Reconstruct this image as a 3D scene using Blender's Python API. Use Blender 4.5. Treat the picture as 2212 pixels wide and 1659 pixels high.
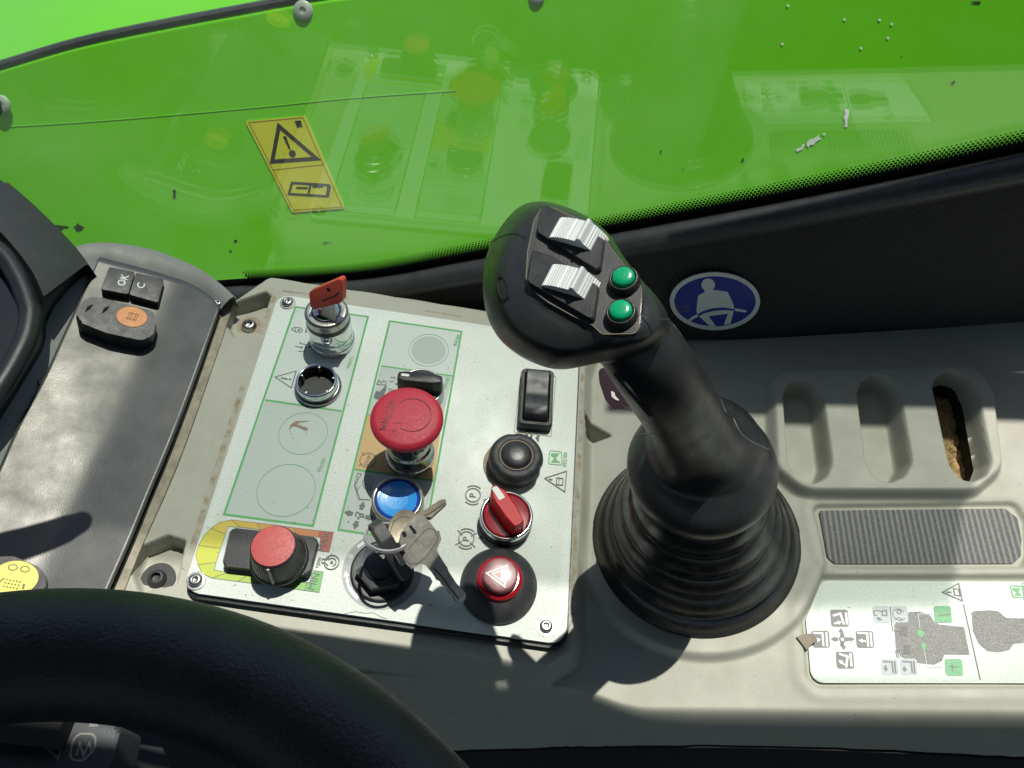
import bpy, bmesh, math, random
import numpy as np
from mathutils import Vector, Matrix
random.seed(7); rng = np.random.default_rng(7)
sc = bpy.context.scene
for o in list(bpy.data.objects): bpy.data.objects.remove(o)
# ------------------------------------------------------------------ camera (all lengths in mm, scaled to metres)
S = 0.001
FO, CX, CY, DIST = 1640.0, 1106.0, 829.5, 480.0
vY = np.array([294, 2480, -FO]); vY /= np.linalg.norm(vY)
vZ = np.array([127, 1069, FO]); vZ -= vZ.dot(vY)*vY; vZ /= np.linalg.norm(vZ)
vX = np.cross(vY, vZ)
R = np.array([vX, vY, vZ])
CAM = -DIST*(R@np.array([0, 0, -1.]))
cam = bpy.data.objects.new('camera', bpy.data.cameras.new('camera')); sc.collection.objects.link(cam)
cam.matrix_world = Matrix([[*R[0], CAM[0]*S], [*R[1], CAM[1]*S], [*R[2], CAM[2]*S], [0, 0, 0, 1]])
cam.data.sensor_width = 36; cam.data.lens = 36*FO/2212; cam.data.clip_start = .01; cam.data.clip_end = 100
sc.camera = cam
# ------------------------------------------------------------------ light
SUN = np.array([.105, .345, 1.]); SUN /= np.linalg.norm(SUN)
w = bpy.data.worlds.new('World'); sc.world = w; w.use_nodes = True
sky = w.node_tree.nodes.new('ShaderNodeTexSky'); sky.sky_type = 'NISHITA'; sky.sun_disc = False
sky.sun_elevation = math.asin(SUN[2]); sky.sun_rotation = math.atan2(SUN[0], SUN[1])
bg = w.node_tree.nodes['Background']; bg.inputs[1].default_value = 0.11
w.node_tree.links.new(sky.outputs[0], bg.inputs[0])
sl = bpy.data.lights.new('sun', 'SUN'); sl.energy = 5.0; sl.angle = math.radians(.5); sl.color = (1, .965, .89)
so = bpy.data.objects.new('sun', sl); sc.collection.objects.link(so)
so.rotation_euler = Vector(SUN).to_track_quat('Z', 'Y').to_euler(); so.location = (0, .5, 1.5)
sc.view_settings.view_transform = 'Standard'; sc.view_settings.look = 'None'
sc.view_settings.exposure = 0.0; sc.view_settings.gamma = 1

# ------------------------------------------------------------------ helpers
class Frame:
    def __init__(s, o, n=(0, 0, 1), x=(1, 0, 0)):
        s.o = np.array(o, float); s.N = np.array(n, float); s.N /= np.linalg.norm(s.N)
        x = np.array(x, float); x -= x.dot(s.N)*s.N; s.X = x/np.linalg.norm(x); s.Y = np.cross(s.N, s.X)
    def ray(s, px, py, h=0):                       # a viewed point lying on this plane
        v = R@np.array([px-CX, -(py-CY), -FO]); t = ((s.o-CAM)@s.N+h)/(v@s.N); return CAM+t*v
    def uv(s, px, py, h=0):
        d = s.ray(px, py, h)-s.o; return (d@s.X, d@s.Y)
    def at(s, px, py, rot=0, h=0):                 # same plane, new origin
        c, q = math.cos(math.radians(rot)), math.sin(math.radians(rot))
        return Frame(s.ray(px, py, h), s.N, c*s.X+q*s.Y)
    def w(s, u, v, h=0): return s.o+u*s.X+v*s.Y+h*s.N
    def mat(s):
        return Matrix([[s.X[i], s.Y[i], s.N[i], s.o[i]*S] for i in range(3)]+[[0, 0, 0, 1]])
FA = Frame((0, 0, 0))
FB = Frame((100, -80, -8), (-.2, 0, 1))
FW = Frame((0, 0, 0))                              # world frame

def link(o, parent=None):
    sc.collection.objects.link(o)
    if parent is not None: o.parent = parent
    return o
def tag(o, label=None, cat=None, group=None, kind=None):
    for k, v in (('label', label), ('category', cat), ('group', group), ('kind', kind)):
        if v: o[k] = v
    return o
def thing(name, frame, label, cat, group=None):
    o = link(bpy.data.objects.new(name, None)); o.empty_display_size = .01
    o.matrix_world = frame.mat(); return tag(o, label, cat, group)
def mk(name, V, F, mat, parent=None, smooth=True, ang=32):
    me = bpy.data.meshes.new(name); me.from_pydata([(x*S, y*S, z*S) for x, y, z in V], [], F); me.validate()
    bm = bmesh.new(); bm.from_mesh(me); bmesh.ops.recalc_face_normals(bm, faces=bm.faces); bm.to_mesh(me); bm.free()
    me.materials.append(mat)
    if smooth:
        me.polygons.foreach_set('use_smooth', [True]*len(me.polygons)); me.set_sharp_from_angle(angle=math.radians(ang))
    return link(bpy.data.objects.new(name, me), parent)
def merge(*parts):
    V, F = [], []
    for v, f in parts:
        n = len(V); V += [tuple(p) for p in v]; F += [tuple(i+n for i in q) for q in f]
    return V, F
def rnd(pts, r, n=5):                              # rounded polygon corners
    out = []; N = len(pts)
    for i in range(N):
        p = np.array(pts[i], float); a = np.array(pts[i-1], float)-p; b = np.array(pts[(i+1) % N], float)-p
        la, lb = np.linalg.norm(a), np.linalg.norm(b); rr = r[i] if hasattr(r, '__len__') else r
        a /= la; b /= lb; ca = max(-.999, min(.999, a@b)); th = math.acos(ca)
        if rr <= 0 or th > 3.1: out.append(tuple(p)); continue
        t = min(rr/math.tan(th/2), la*.48, lb*.48); q = t*math.tan(th/2)
        c = p+(a+b)/np.linalg.norm(a+b)*math.hypot(t, q)
        s, e = p+a*t-c, p+b*t-c
        a0 = math.atan2(s[1], s[0]); a1 = math.atan2(e[1], e[0]); d = (a1-a0+math.pi) % (2*math.pi)-math.pi
        for k in range(n+1):
            g = a0+d*k/n; out.append((c[0]+q*math.cos(g), c[1]+q*math.sin(g)))
    return out
def rect(w_, h_, cx=0, cy=0): return [(cx-w_/2, cy-h_/2), (cx+w_/2, cy-h_/2), (cx+w_/2, cy+h_/2), (cx-w_/2, cy+h_/2)]
def circ(r, n=40, cx=0, cy=0): return [(cx+r*math.cos(2*math.pi*k/n), cy+r*math.sin(2*math.pi*k/n)) for k in range(n)]
def prism_vf(pts, h0, h1, bev=0., seg=3, hole=None):
    bm = bmesh.new()
    lo = [bm.verts.new((x, y, h0)) for x, y in pts]; hi = [bm.verts.new((x, y, h1)) for x, y in pts]
    n = len(pts)
    for i in range(n): bm.faces.new((lo[i], lo[(i+1) % n], hi[(i+1) % n], hi[i]))
    bm.faces.new(hi); bm.faces.new(lo[::-1])
    if bev > 0:
        es = [e for e in bm.edges if all(v.co.z > h1-1e-6 for v in e.verts)]
        bmesh.ops.bevel(bm, geom=es, offset=bev, segments=seg, profile=.5, affect='EDGES', clamp_overlap=True)
    bm.verts.index_update()
    V = [tuple(v.co) for v in bm.verts]; F = [tuple(v.index for v in f.verts) for f in bm.faces]; bm.free()
    return V, F
def prism(name, pts, h0, h1, mat, parent=None, bev=.5, seg=3, ang=32):
    return mk(name, *prism_vf(pts, h0, h1, bev, seg), mat, parent, ang=ang)
def frust_vf(loops):                               # list of (pts2d, z) with equal counts -> closed loft
    V = []; F = []; n = len(loops[0][0])
    for pts, z in loops: V += [(x, y, z if not hasattr(z, '__len__') else z[i]) for i, (x, y) in enumerate(pts)]
    for k in range(len(loops)-1):
        for i in range(n): F.append((k*n+i, k*n+(i+1) % n, (k+1)*n+(i+1) % n, (k+1)*n+i))
    F.append(tuple(range(n))[::-1]); F.append(tuple(range((len(loops)-1)*n, len(loops)*n)))
    return V, F
def lathe_vf(prof, seg=56, mod=None, shift=None, caps=True):
    V = []; F = []; m = len(prof)
    for j, (r, z) in enumerate(prof):
        for i in range(seg):
            a = 2*math.pi*i/seg; rr = r*(mod(a, j) if mod else 1); cx, cy = shift(z) if shift else (0, 0)
            V.append((cx+rr*math.cos(a), cy+rr*math.sin(a), z))
    for j in range(m-1):
        for i in range(seg): F.append((j*seg+i, j*seg+(i+1) % seg, (j+1)*seg+(i+1) % seg, (j+1)*seg+i))
    if not caps: return V, F
    if prof[0][0] > 1e-3: F.append(tuple(range(seg))[::-1])
    if prof[-1][0] > 1e-3: F.append(tuple(range((m-1)*seg, m*seg)))
    return V, F
def lathe(name, prof, mat, parent=None, seg=56, mod=None, ang=38, shift=None, caps=True):
    prof = [(max(r, .02), z) for r, z in prof]
    return mk(name, *lathe_vf(prof, seg, mod, shift, caps), mat, parent, ang=ang)
def rp(prof, rr=.5, n=3):                          # round the corners of an open profile
    out = [prof[0]]
    for i in range(1, len(prof)-1):
        p = np.array(prof[i], float); a = np.array(prof[i-1], float)-p; b = np.array(prof[i+1], float)-p
        la, lb = np.linalg.norm(a), np.linalg.norm(b); t = min(rr, la*.45, lb*.45)
        s, e = p+a/la*t, p+b/lb*t
        for k in range(n+1):
            u = k/n; q = (1-u)**2*s+2*u*(1-u)*p+u*u*e; out.append((q[0], q[1]))
    return out+[prof[-1]]
def tube_vf(pts, rad, seg=12, closed=False, flat=1.0):
    P = [np.array(p, float) for p in pts]; n = len(P); V = []; F = []
    up = np.array([0, 0, 1.])
    for i in range(n):
        a = P[i-1] if (i > 0 or closed) else P[i]; b = P[(i+1) % n] if (i < n-1 or closed) else P[i]
        t = b-a; t /= np.linalg.norm(t)+1e-9
        u = up-up.dot(t)*t
        if np.linalg.norm(u) < .1: u = np.array([0, 1., 0])-t[1]*t
        u /= np.linalg.norm(u); v = np.cross(t, u); r = rad[i] if hasattr(rad, '__len__') else rad
        for k in range(seg):
            g = 2*math.pi*k/seg; V.append(tuple(P[i]+r*math.cos(g)*u*flat+r*math.sin(g)*v))
    for i in range(n if closed else n-1):
        j = (i+1) % n
        for k in range(seg): F.append((i*seg+k, i*seg+(k+1) % seg, j*seg+(k+1) % seg, j*seg+k))
    if not closed: F += [tuple(range(seg))[::-1], tuple(range((n-1)*seg, n*seg))]
    return V, F
def box_vf(x0, x1, y0, y1, z0, z1):
    V = [(x, y, z) for z in (z0, z1) for y in (y0, y1) for x in (x0, x1)]
    return V, [(0, 1, 3, 2), (4, 5, 7, 6), (0, 1, 5, 4), (2, 3, 7, 6), (0, 2, 6, 4), (1, 3, 7, 5)]
def spline(pts, n=8, closed=False):
    P = [np.array(p, float) for p in pts]; out = []; N = len(P)
    for i in range(N if closed else N-1):
        p0 = P[(i-1) % N] if (closed or i > 0) else P[i]; p1 = P[i]; p2 = P[(i+1) % N]
        p3 = P[(i+2) % N] if (closed or i < N-2) else p2
        for k in range(n):
            t = k/n; out.append(tuple(.5*((2*p1)+(-p0+p2)*t+(2*p0-5*p1+4*p2-p3)*t*t+(-p0+3*p1-3*p2+p3)*t**3)))
    if not closed: out.append(tuple(P[-1]))
    return out

class Decal:                                       # thin printed ink, traced on a frame
    def __init__(s, frame, h, dh=.008): s.f = frame; s.h = h; s.dh = dh; s.V = []; s.F = []
    def loc(s, p): return s.f.uv(p[0], p[1], s.h)
    def add(s, V, F):
        n = len(s.V); s.V += V; s.F += [tuple(i+n for i in q) for q in F]; s.h += s.dh
    def poly(s, pts, px=True):
        L = [s.loc(p) if px else p for p in pts]; s.add([(x, y, s.h) for x, y in L], [tuple(range(len(L)))])
    def line(s, pts, wd, px=True, closed=False):
        L = [np.array(s.loc(p) if px else p, float) for p in pts]; n = len(L); V = []; F = []
        for i in range(n):
            a = L[i]-L[i-1] if (i > 0 or closed) else L[i+1]-L[i]; b = L[(i+1) % n]-L[i] if (i < n-1 or closed) else a
            a = a/(np.linalg.norm(a)+1e-9); b = b/(np.linalg.norm(b)+1e-9); t = a+b
            t = t/(np.linalg.norm(t)+1e-9); m = np.array([-t[1], t[0]]); k = wd/2/max(.4, abs(m@np.array([-a[1], a[0]])))
            for sg in (1, -1): q = L[i]+sg*k*m; V.append((q[0], q[1], s.h))
        for i in range(n if closed else n-1):
            j = (i+1) % n; F.append((2*i, 2*i+1, 2*j+1, 2*j))
        s.add(V, F)
    def ring(s, c, r, wd, px=True, a0=0, a1=360, n=48, asp=1):
        c = s.loc(c) if px else c
        s.line([(c[0]+r*math.cos(math.radians(a0+(a1-a0)*k/n)), c[1]+r*asp*math.sin(math.radians(a0+(a1-a0)*k/n))) for k in range(n+(0 if a1-a0 == 360 else 1))], wd, px=False, closed=(a1-a0 == 360))
    def disc(s, c, r, px=True, asp=1):
        c = s.loc(c) if px else c; s.poly([(c[0]+x, c[1]+y*asp) for x, y in circ(r, 32)], px=False)
    def arrow(s, a, b, wd, head, px=True):
        A, B = [np.array(s.loc(p) if px else p, float) for p in (a, b)]; d = B-A; l = np.linalg.norm(d); d /= l; m = np.array([-d[1], d[0]])
        C = B-d*head
        s.poly([tuple(q) for q in (A+m*wd/2, C+m*wd/2, C+m*head*.6, B, C-m*head*.6, C-m*wd/2, A-m*wd/2)], px=False)
    def text(s, body, c, size, rot=90, px=True, sx=1.0, bold=0.0):
        c = s.loc(c) if px else c
        cu = bpy.data.curves.new('t', 'FONT'); cu.body = body; cu.size = 1; cu.align_x = 'CENTER'; cu.align_y = 'CENTER'; cu.offset = bold; cu.resolution_u = 4
        ob = bpy.data.objects.new('t', cu); sc.collection.objects.link(ob)
        dg = bpy.context.evaluated_depsgraph_get(); me = bpy.data.meshes.new_from_object(ob.evaluated_get(dg))
        g = math.radians(rot); V = []
        for v in me.vertices:
            x, y = v.co.x*size*sx, v.co.y*size; V.append((c[0]+x*math.cos(g)-y*math.sin(g), c[1]+x*math.sin(g)+y*math.cos(g), s.h))
        F = [tuple(p.vertices) for p in me.polygons]
        bpy.data.objects.remove(ob); bpy.data.curves.remove(cu); bpy.data.meshes.remove(me); s.add(V, F)
    def cut(s, name, mat, parent):
        o = s.build(name, mat, parent); s.V = []; s.F = []; return o
    def build(s, name, mat, parent):               # frame of the decal must equal the frame of the parent
        me = bpy.data.meshes.new(name); me.from_pydata([(x*S, y*S, z*S) for x, y, z in s.V], [], s.F); me.materials.append(mat)
        return link(bpy.data.objects.new(name, me), parent)

# ------------------------------------------------------------------ materials
def M(name, col, rough=.5, metal=0., bump=0., bscale=2500., var=0., vscale=300., coat=0., dust=None, dust_amt=0., dscale=60., spec=.5, ior=1.5, wear=None):
    m = bpy.data.materials.new(name); m.use_nodes = True; nt = m.node_tree; b = nt.nodes['Principled BSDF']
    b.inputs['Base Color'].default_value = (*col, 1); b.inputs['Roughness'].default_value = rough
    b.inputs['Metallic'].default_value = metal; b.inputs['Coat Weight'].default_value = coat; b.inputs['Coat Roughness'].default_value = .08
    b.inputs['Specular IOR Level'].default_value = spec
    tc = nt.nodes.new('ShaderNodeTexCoord').outputs['Object']
    def noise(sc_, det=3., ro=.6):
        n = nt.nodes.new('ShaderNodeTexNoise'); n.inputs['Scale'].default_value = sc_; n.inputs['Detail'].default_value = det; n.inputs['Roughness'].default_value = ro
        nt.links.new(tc, n.inputs['Vector']); return n.outputs['Fac']
    def ramp(src, a, b_, c0, c1):
        r = nt.nodes.new('ShaderNodeMapRange'); r.inputs[1].default_value = a; r.inputs[2].default_value = b_; r.inputs[3].default_value = c0; r.inputs[4].default_value = c1
        nt.links.new(src, r.inputs[0]); return r.outputs[0]
    last = None
    def mix(fac, A, B, typ='MIX'):
        x = nt.nodes.new('ShaderNodeMix'); x.data_type = 'RGBA'; x.blend_type = typ
        for s_, v in ((x.inputs[0], fac), (x.inputs[6], A), (x.inputs[7], B)):
            if hasattr(v, 'links') or hasattr(v, 'is_output'): nt.links.new(v, s_)
            else: s_.default_value = v
        return x.outputs[2]
    cur = (*col, 1)
    if var > 0:
        cur = mix(ramp(noise(vscale, 5), .3, .7, 0, 1), tuple(c*(1-var) for c in col)+(1,), tuple(min(1, c*(1+var)) for c in col)+(1,))
    if dust is not None:
        cur = mix(ramp(noise(dscale, 8, .65), .62-.25*dust_amt, .8-.15*dust_amt, 0, min(1, .4+dust_amt)), cur, (*dust, 1))
        nt.links.new(ramp(noise(dscale*1.7, 6), .3, .7, max(0, rough-.08), min(1, rough+.12)), b.inputs['Roughness'])
    if wear is not None:                          # (colour, amount, scale): small flecks
        cur = mix(ramp(noise(wear[2], 2, .5), .74-.1*wear[1], .77-.1*wear[1], 0, .8), cur, (*wear[0], 1))
    if not isinstance(cur, tuple): nt.links.new(cur, b.inputs['Base Color'])
    if bump > 0:
        bp = nt.nodes.new('ShaderNodeBump'); bp.inputs['Strength'].default_value = bump; bp.inputs['Distance'].default_value = .0003
        nt.links.new(noise(bscale, 3), bp.inputs['Height']); nt.links.new(bp.outputs[0], b.inputs['Normal'])
    return m
def setin(m, **k):
    b = m.node_tree.nodes['Principled BSDF']
    for n, v in k.items(): b.inputs[n.replace('_', ' ')].default_value = v
    return m
GREY = (.375, .38, .31)
m_console = M('console_plastic', GREY, .55, bump=.55, bscale=1700, var=.05, vscale=90, dust=(.33, .29, .2), dust_amt=.12, dscale=28, wear=((.2, .19, .15), .1, 420))
m_greyframe = M('grey_frame_plastic', (.19, .205, .19), .5, bump=.5, bscale=1700, var=.08, vscale=120, dust=(.2, .17, .13), dust_amt=.3, dscale=60)
m_plate = M('speckled_silver_film', (.64, .695, .635), .42, bump=.25, bscale=2600, var=.12, vscale=800, dust=(.46, .47, .39), dust_amt=.12, dscale=22, wear=((.14, .13, .11), .13, 330))
m_plate2 = M('speckled_label_film', (.58, .66, .585), .4, bump=.25, bscale=2600, var=.11, vscale=800, dust=(.5, .53, .46), dust_amt=.1, dscale=40, wear=((.16, .14, .11), .1, 300))
m_cell = M('grey_print_film', (.41, .475, .43), .45, bump=.2, bscale=2600, var=.06, vscale=1500, wear=((.14, .13, .11), .1, 330))
m_disc = M('grey_disc_print', (.36, .415, .37), .45, bump=.2, bscale=2600, var=.08, vscale=1600)
m_cell2 = M('light_grey_print_film', (.50, .57, .52), .45, bump=.2, bscale=2600, var=.06, vscale=1500)
m_brown = M('amber_print_film', (.52, .33, .12), .45, bump=.2, bscale=2600, var=.12, vscale=1200)
m_green = M('green_ink', (.07, .36, .10), .5)
m_ink = M('grey_ink', (.10, .108, .104), .5)
m_inkl = M('pale_grey_ink', (.30, .32, .31), .5, var=.2, vscale=900)
m_white = M('white_ink', (.72, .75, .7), .5)
m_black = M('black_plastic', (.016, .018, .019), .36, bump=.35, bscale=2300, var=.2, vscale=90, dust=(.05, .052, .05), dust_amt=.12, dscale=90)
m_blackdull = M('dull_black_plastic', (.028, .03, .031), .5, bump=.5, bscale=2200, var=.15, vscale=100, dust=(.09, .085, .07), dust_amt=.22, dscale=90)
m_grip = M('joystick_black', (.019, .021, .022), .32, bump=.3, bscale=2600, var=.15, vscale=120, dust=(.035, .036, .033), dust_amt=.2, dscale=80, wear=((.2, .2, .17), -.25, 700))
m_face = M('joystick_face', (.04, .042, .041), .5, bump=.5, bscale=2000, var=.2, vscale=150, dust=(.11, .1, .08), dust_amt=.25, dscale=120)
m_boot = M('boot_rubber', (.012, .0135, .0145), .25, bump=.15, bscale=1600, var=.2, vscale=120, dust=(.026, .026, .024), dust_amt=.2, dscale=80)
m_collar = M('collar_black', (.026, .030, .034), .27, bump=.12, bscale=2300, var=.15, vscale=90, dust=(.035, .036, .034), dust_amt=.15, dscale=110, wear=((.3, .3, .27), -.25, 500))
m_fascia = setin(M('fascia_black', (.06, .066, .07), .41, bump=.3, bscale=1300, var=.15, vscale=45, dust=(.11, .10, .08), dust_amt=.2, dscale=24, spec=1.0), Specular_Tint=(1, .97, .88, 1))
m_wheel = M('wheel_rubber', (.026, .029, .028), .45, bump=1.0, bscale=1050, var=.25, vscale=60, dust=(.035, .033, .028), dust_amt=.35, dscale=45)
m_chrome = M('chrome', (.68, .7, .71), .09, metal=1, bump=.03, bscale=400)
m_steel = M('dull_steel', (.42, .42, .40), .33, metal=1, bump=.3, bscale=1200, var=.2, vscale=500)
m_keysteel = M('key_steel', (.40, .39, .345), .38, metal=.55, bump=.35, bscale=1500, var=.22, vscale=350, dust=(.3, .2, .1), dust_amt=.2, dscale=90)
m_bronze = M('key_brass', (.34, .29, .20), .42, metal=.5, bump=.35, bscale=1500, var=.2, vscale=350)
m_rust = M('rusty_washer', (.33, .26, .19), .7, bump=.5, bscale=900, var=.3, vscale=300)
m_red = M('estop_red', (.50, .020, .045), .52, bump=.25, bscale=2600, var=.06, vscale=200, dust=(.6, .2, .15), dust_amt=-.05, dscale=500)
m_redfade = M('faded_red', (.36, .05, .045), .5, bump=.3, bscale=1500, var=.12, vscale=400, dust=(.5, .13, .11), dust_amt=.1, dscale=300)
m_keyred = M('orange_red_plastic', (.62, .07, .035), .45, bump=.2, bscale=1800, var=.06, vscale=200)
m_amber = M('orange_print', (.62, .23, .04), .45, var=.15, vscale=500, bump=.3, bscale=1800)
m_yellow = M('yellow_print', (.60, .55, .03), .45, var=.1, vscale=400, bump=.3, bscale=1800)
m_gbtn = M('green_button', (.0, .30, .125), .28, bump=.1, bscale=1500)
m_roll = M('white_roller', (.56, .60, .59), .42, bump=.2, bscale=1800, var=.04, vscale=300)
m_groove = M('dark_gap', (.004, .004, .004), .8)
m_mat = M('ribbed_rubber', (.10, .105, .105), .42, bump=.9, bscale=650, var=.3, vscale=500, dust=(.24, .23, .19), dust_amt=.42, dscale=330)
m_foam = M('tan_foam', (.36, .25, .11), .9, bump=1.0, bscale=500, var=.3, vscale=400)
m_seal = M('seal_rubber', (.05, .054, .056), .40, bump=.25, bscale=1500, var=.2, vscale=100, wear=((.3, .32, .3), -.2, 500))
m_frit = M('black_frit', (.004, .004, .004), .3)
m_floor = M('dark_floor', (.012, .012, .012), .9)
m_roof = M('dark_headliner', (.05, .05, .05), .9)
m_fabdark = M('dark_seat_fabric', (.012, .012, .013), .85, bump=.6, bscale=1500, var=.4, vscale=600)
m_dirtline = M('brown_grime', (.22, .16, .09), .8, var=.4, vscale=400)
# clear tinted plastics
def gem(name, col, rough=.08, glow=.0):
    m = M(name, col, rough, var=.0); return setin(m, Transmission_Weight=.35, IOR=1.45, Coat_Weight=.5, Subsurface_Weight=.0)
m_blue = setin(M('blue_lens', (.02, .34, .85), .3, bump=.3, bscale=1200, var=.15, vscale=600), Coat_Weight=.6, Transmission_Weight=.0)
m_blue2 = setin(M('blue_lens_rim', (.003, .07, .45), .14), Coat_Weight=.6)
m_rlens = setin(M('red_lens', (.62, .005, .010), .45, var=.1, vscale=200, spec=.3), Transmission_Weight=.15, IOR=1.45)
m_rlens2 = setin(M('dark_red_lens', (.34, .006, .014), .15), Transmission_Weight=.2, IOR=1.45, Coat_Weight=.5)
m_hazcap = setin(M('scuffed_lens_cap', (.20, .07, .075), .33, bump=.3, bscale=1800, var=.35, vscale=220), Coat_Weight=.4)
m_mauve = setin(M('mauve_plastic', (.045, .03, .04), .12), Coat_Weight=.5)
# fabric with fine ribs
m_fabric = M('ribbed_fabric', (.022, .024, .022), .8, var=.25, vscale=40)
def ribs(m, scale, strength, dist, c0, c1, axis='X', detail=1.2, dscale=3.):
    nt = m.node_tree; b = nt.nodes['Principled BSDF']; tc = nt.nodes.new('ShaderNodeTexCoord')
    wv = nt.nodes.new('ShaderNodeTexWave'); wv.wave_type = 'BANDS'; wv.bands_direction = axis; wv.inputs['Scale'].default_value = scale
    wv.inputs['Distortion'].default_value = detail; wv.inputs['Detail'].default_value = 3; wv.inputs['Detail Scale'].default_value = dscale
    nt.links.new(tc.outputs['Object'], wv.inputs['Vector'])
    n2 = nt.nodes.new('ShaderNodeTexNoise'); n2.inputs['Scale'].default_value = 900; nt.links.new(tc.outputs['Object'], n2.inputs['Vector'])
    ad = nt.nodes.new('ShaderNodeMath'); ad.operation = 'ADD'; nt.links.new(wv.outputs['Fac'], ad.inputs[0]); nt.links.new(n2.outputs['Fac'], ad.inputs[1])
    bp = nt.nodes.new('ShaderNodeBump'); bp.inputs['Strength'].default_value = strength; bp.inputs['Distance'].default_value = dist
    nt.links.new(ad.outputs[0], bp.inputs['Height']); nt.links.new(bp.outputs[0], b.inputs['Normal'])
    cr = nt.nodes.new('ShaderNodeMapRange'); cr.inputs[1].default_value = .5; cr.inputs[2].default_value = 1.5
    nt.links.new(ad.outputs[0], cr.inputs[0])
    mx = nt.nodes.new('ShaderNodeMix'); mx.data_type = 'RGBA'; mx.inputs[6].default_value = (*c0, 1); mx.inputs[7].default_value = (*c1, 1)
    nt.links.new(cr.outputs[0], mx.inputs[0]); nt.links.new(mx.outputs[2], b.inputs['Base Color'])
ribs(m_fabric, 160, .6, .0004, (.012, .013, .012), (.042, .044, .039), 'X', .9, 5)
ribs(m_mat, 105, .7, .0005, (.12, .13, .13), (.34, .34, .315), 'X', 3.5, 80)
# green paint
def green_paint(name, col):
    return setin(M(name, col, .30, var=.04, vscale=6), Coat_Weight=.3)
m_lime = green_paint('lime_paint', (.145, .60, .005))
# window glass: see-through with a Fresnel reflection on each face
m_glass = bpy.data.materials.new('window_glass'); m_glass.use_nodes = True
nt = m_glass.node_tree; nt.nodes.clear()
go = nt.nodes.new('ShaderNodeOutputMaterial'); gt = nt.nodes.new('ShaderNodeBsdfTransparent'); gg = nt.nodes.new('ShaderNodeBsdfGlossy')
gg.inputs['Roughness'].default_value = .0; gt.inputs['Color'].default_value = (.965, .985, .965, 1)
gf = nt.nodes.new('ShaderNodeFresnel'); gm = nt.nodes.new('ShaderNodeMixShader'); ge = nt.nodes.new('ShaderNodeNewGeometry')
gi = nt.nodes.new('ShaderNodeMapRange'); gi.inputs[3].default_value = 1.85; gi.inputs[4].default_value = 1/1.85
nt.links.new(ge.outputs['Backfacing'], gi.inputs[0]); nt.links.new(gi.outputs[0], gf.inputs['IOR'])
nt.links.new(gf.outputs[0], gm.inputs[0]); nt.links.new(gt.outputs[0], gm.inputs[1]); nt.links.new(gg.outputs[0], gm.inputs[2]); gl_t = nt.nodes.new('ShaderNodeBsdfTranslucent'); gl_t.inputs[0].default_value = (.8, .8, .74, 1)
gl_n = nt.nodes.new('ShaderNodeTexNoise'); gl_n.inputs['Scale'].default_value = 9; gl_n.inputs['Detail'].default_value = 9; gl_n.inputs['Roughness'].default_value = .68
gl_c = nt.nodes.new('ShaderNodeTexCoord'); nt.links.new(gl_c.outputs['Object'], gl_n.inputs['Vector'])
gl_r = nt.nodes.new('ShaderNodeMapRange'); gl_r.inputs[1].default_value = .4; gl_r.inputs[2].default_value = .75; gl_r.inputs[3].default_value = .008; gl_r.inputs[4].default_value = .04
nt.links.new(gl_n.outputs['Fac'], gl_r.inputs[0]); gl_m = nt.nodes.new('ShaderNodeMixShader'); nt.links.new(gl_r.outputs[0], gl_m.inputs[0])
nt.links.new(gm.outputs[0], gl_m.inputs[1]); nt.links.new(gl_t.outputs[0], gl_m.inputs[2]); nt.links.new(gl_m.outputs[0], go.inputs[0])

exec_parts = []
# ================================================================== LARGE STRUCTURE
# ground / cab floor and roof
def struct(name, vf, mat, kind='structure'):
    o = mk(name, *vf, mat, None, smooth=False); o['kind'] = kind; return o
struct('cab_roof', box_vf(-2200, 2200, -1800, 24, 700, 730), m_roof)
wb = thing('added_shadow_bar', Frame((0, 200, 0)), 'added dark bar, unseen above the view, shading the back of the console', 'shadow caster')  # unseen bar added to cast the shadow band behind the slots
mk('bar', *prism_vf([(122, 436), (330, 508), (690, 660), (700, 702), (640, 667), (175, 561), (122, 550)], 0, 8), m_roof, wb, smooth=False).rotation_euler = (math.pi/2, 0, 0)
struct('floor', box_vf(-2500, 2500, -1800, 80, -820, -800), m_floor)

# ---- console as one moulded sheet: height field with signed-distance features
def sdf(X, Y, poly):
    P = np.array(poly); n = len(P); d = np.full(X.shape, 1e9); ins = np.zeros(X.shape, bool)
    for i in range(n):
        a = P[i]; b = P[(i+1) % n]; e = b-a; wx = X-a[0]; wy = Y-a[1]
        t = np.clip((wx*e[0]+wy*e[1])/(e@e+1e-12), 0, 1); dx = wx-e[0]*t; dy = wy-e[1]*t
        d = np.minimum(d, dx*dx+dy*dy)
        c1 = (a[1] <= Y) & (b[1] > Y) & (e[0]*wy-e[1]*wx > 0); c2 = (a[1] > Y) & (b[1] <= Y) & (e[0]*wy-e[1]*wx < 0)
        ins ^= (c1 | c2)
    d = np.sqrt(d); return np.where(ins, -d, d)
def sstep(x): x = np.clip(x, 0, 1); return x*x*(3-2*x)
def pxA(pts, z=0):
    f = Frame((0, 0, z)); return [tuple(f.ray(*p)[:2]) for p in pts]
def pxB(pts, h=0): return [tuple(FB.ray(*p, h)[:2]) for p in pts]
def spaced(a, b, s): return list(np.arange(a, b, s))
xs = np.array(spaced(-208, -196, 1.0)+spaced(-196, 340, .8)+[345, 360, 380, 420])
ys = np.array([-206, -202, -199]+spaced(-197, -176, .45)+spaced(-176, 62, .8)+spaced(62, 96, 1.5))
Xg, Yg = np.meshgrid(xs, ys)
BZ = -6.5
zB = -8+.2*(Xg-100)
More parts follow.
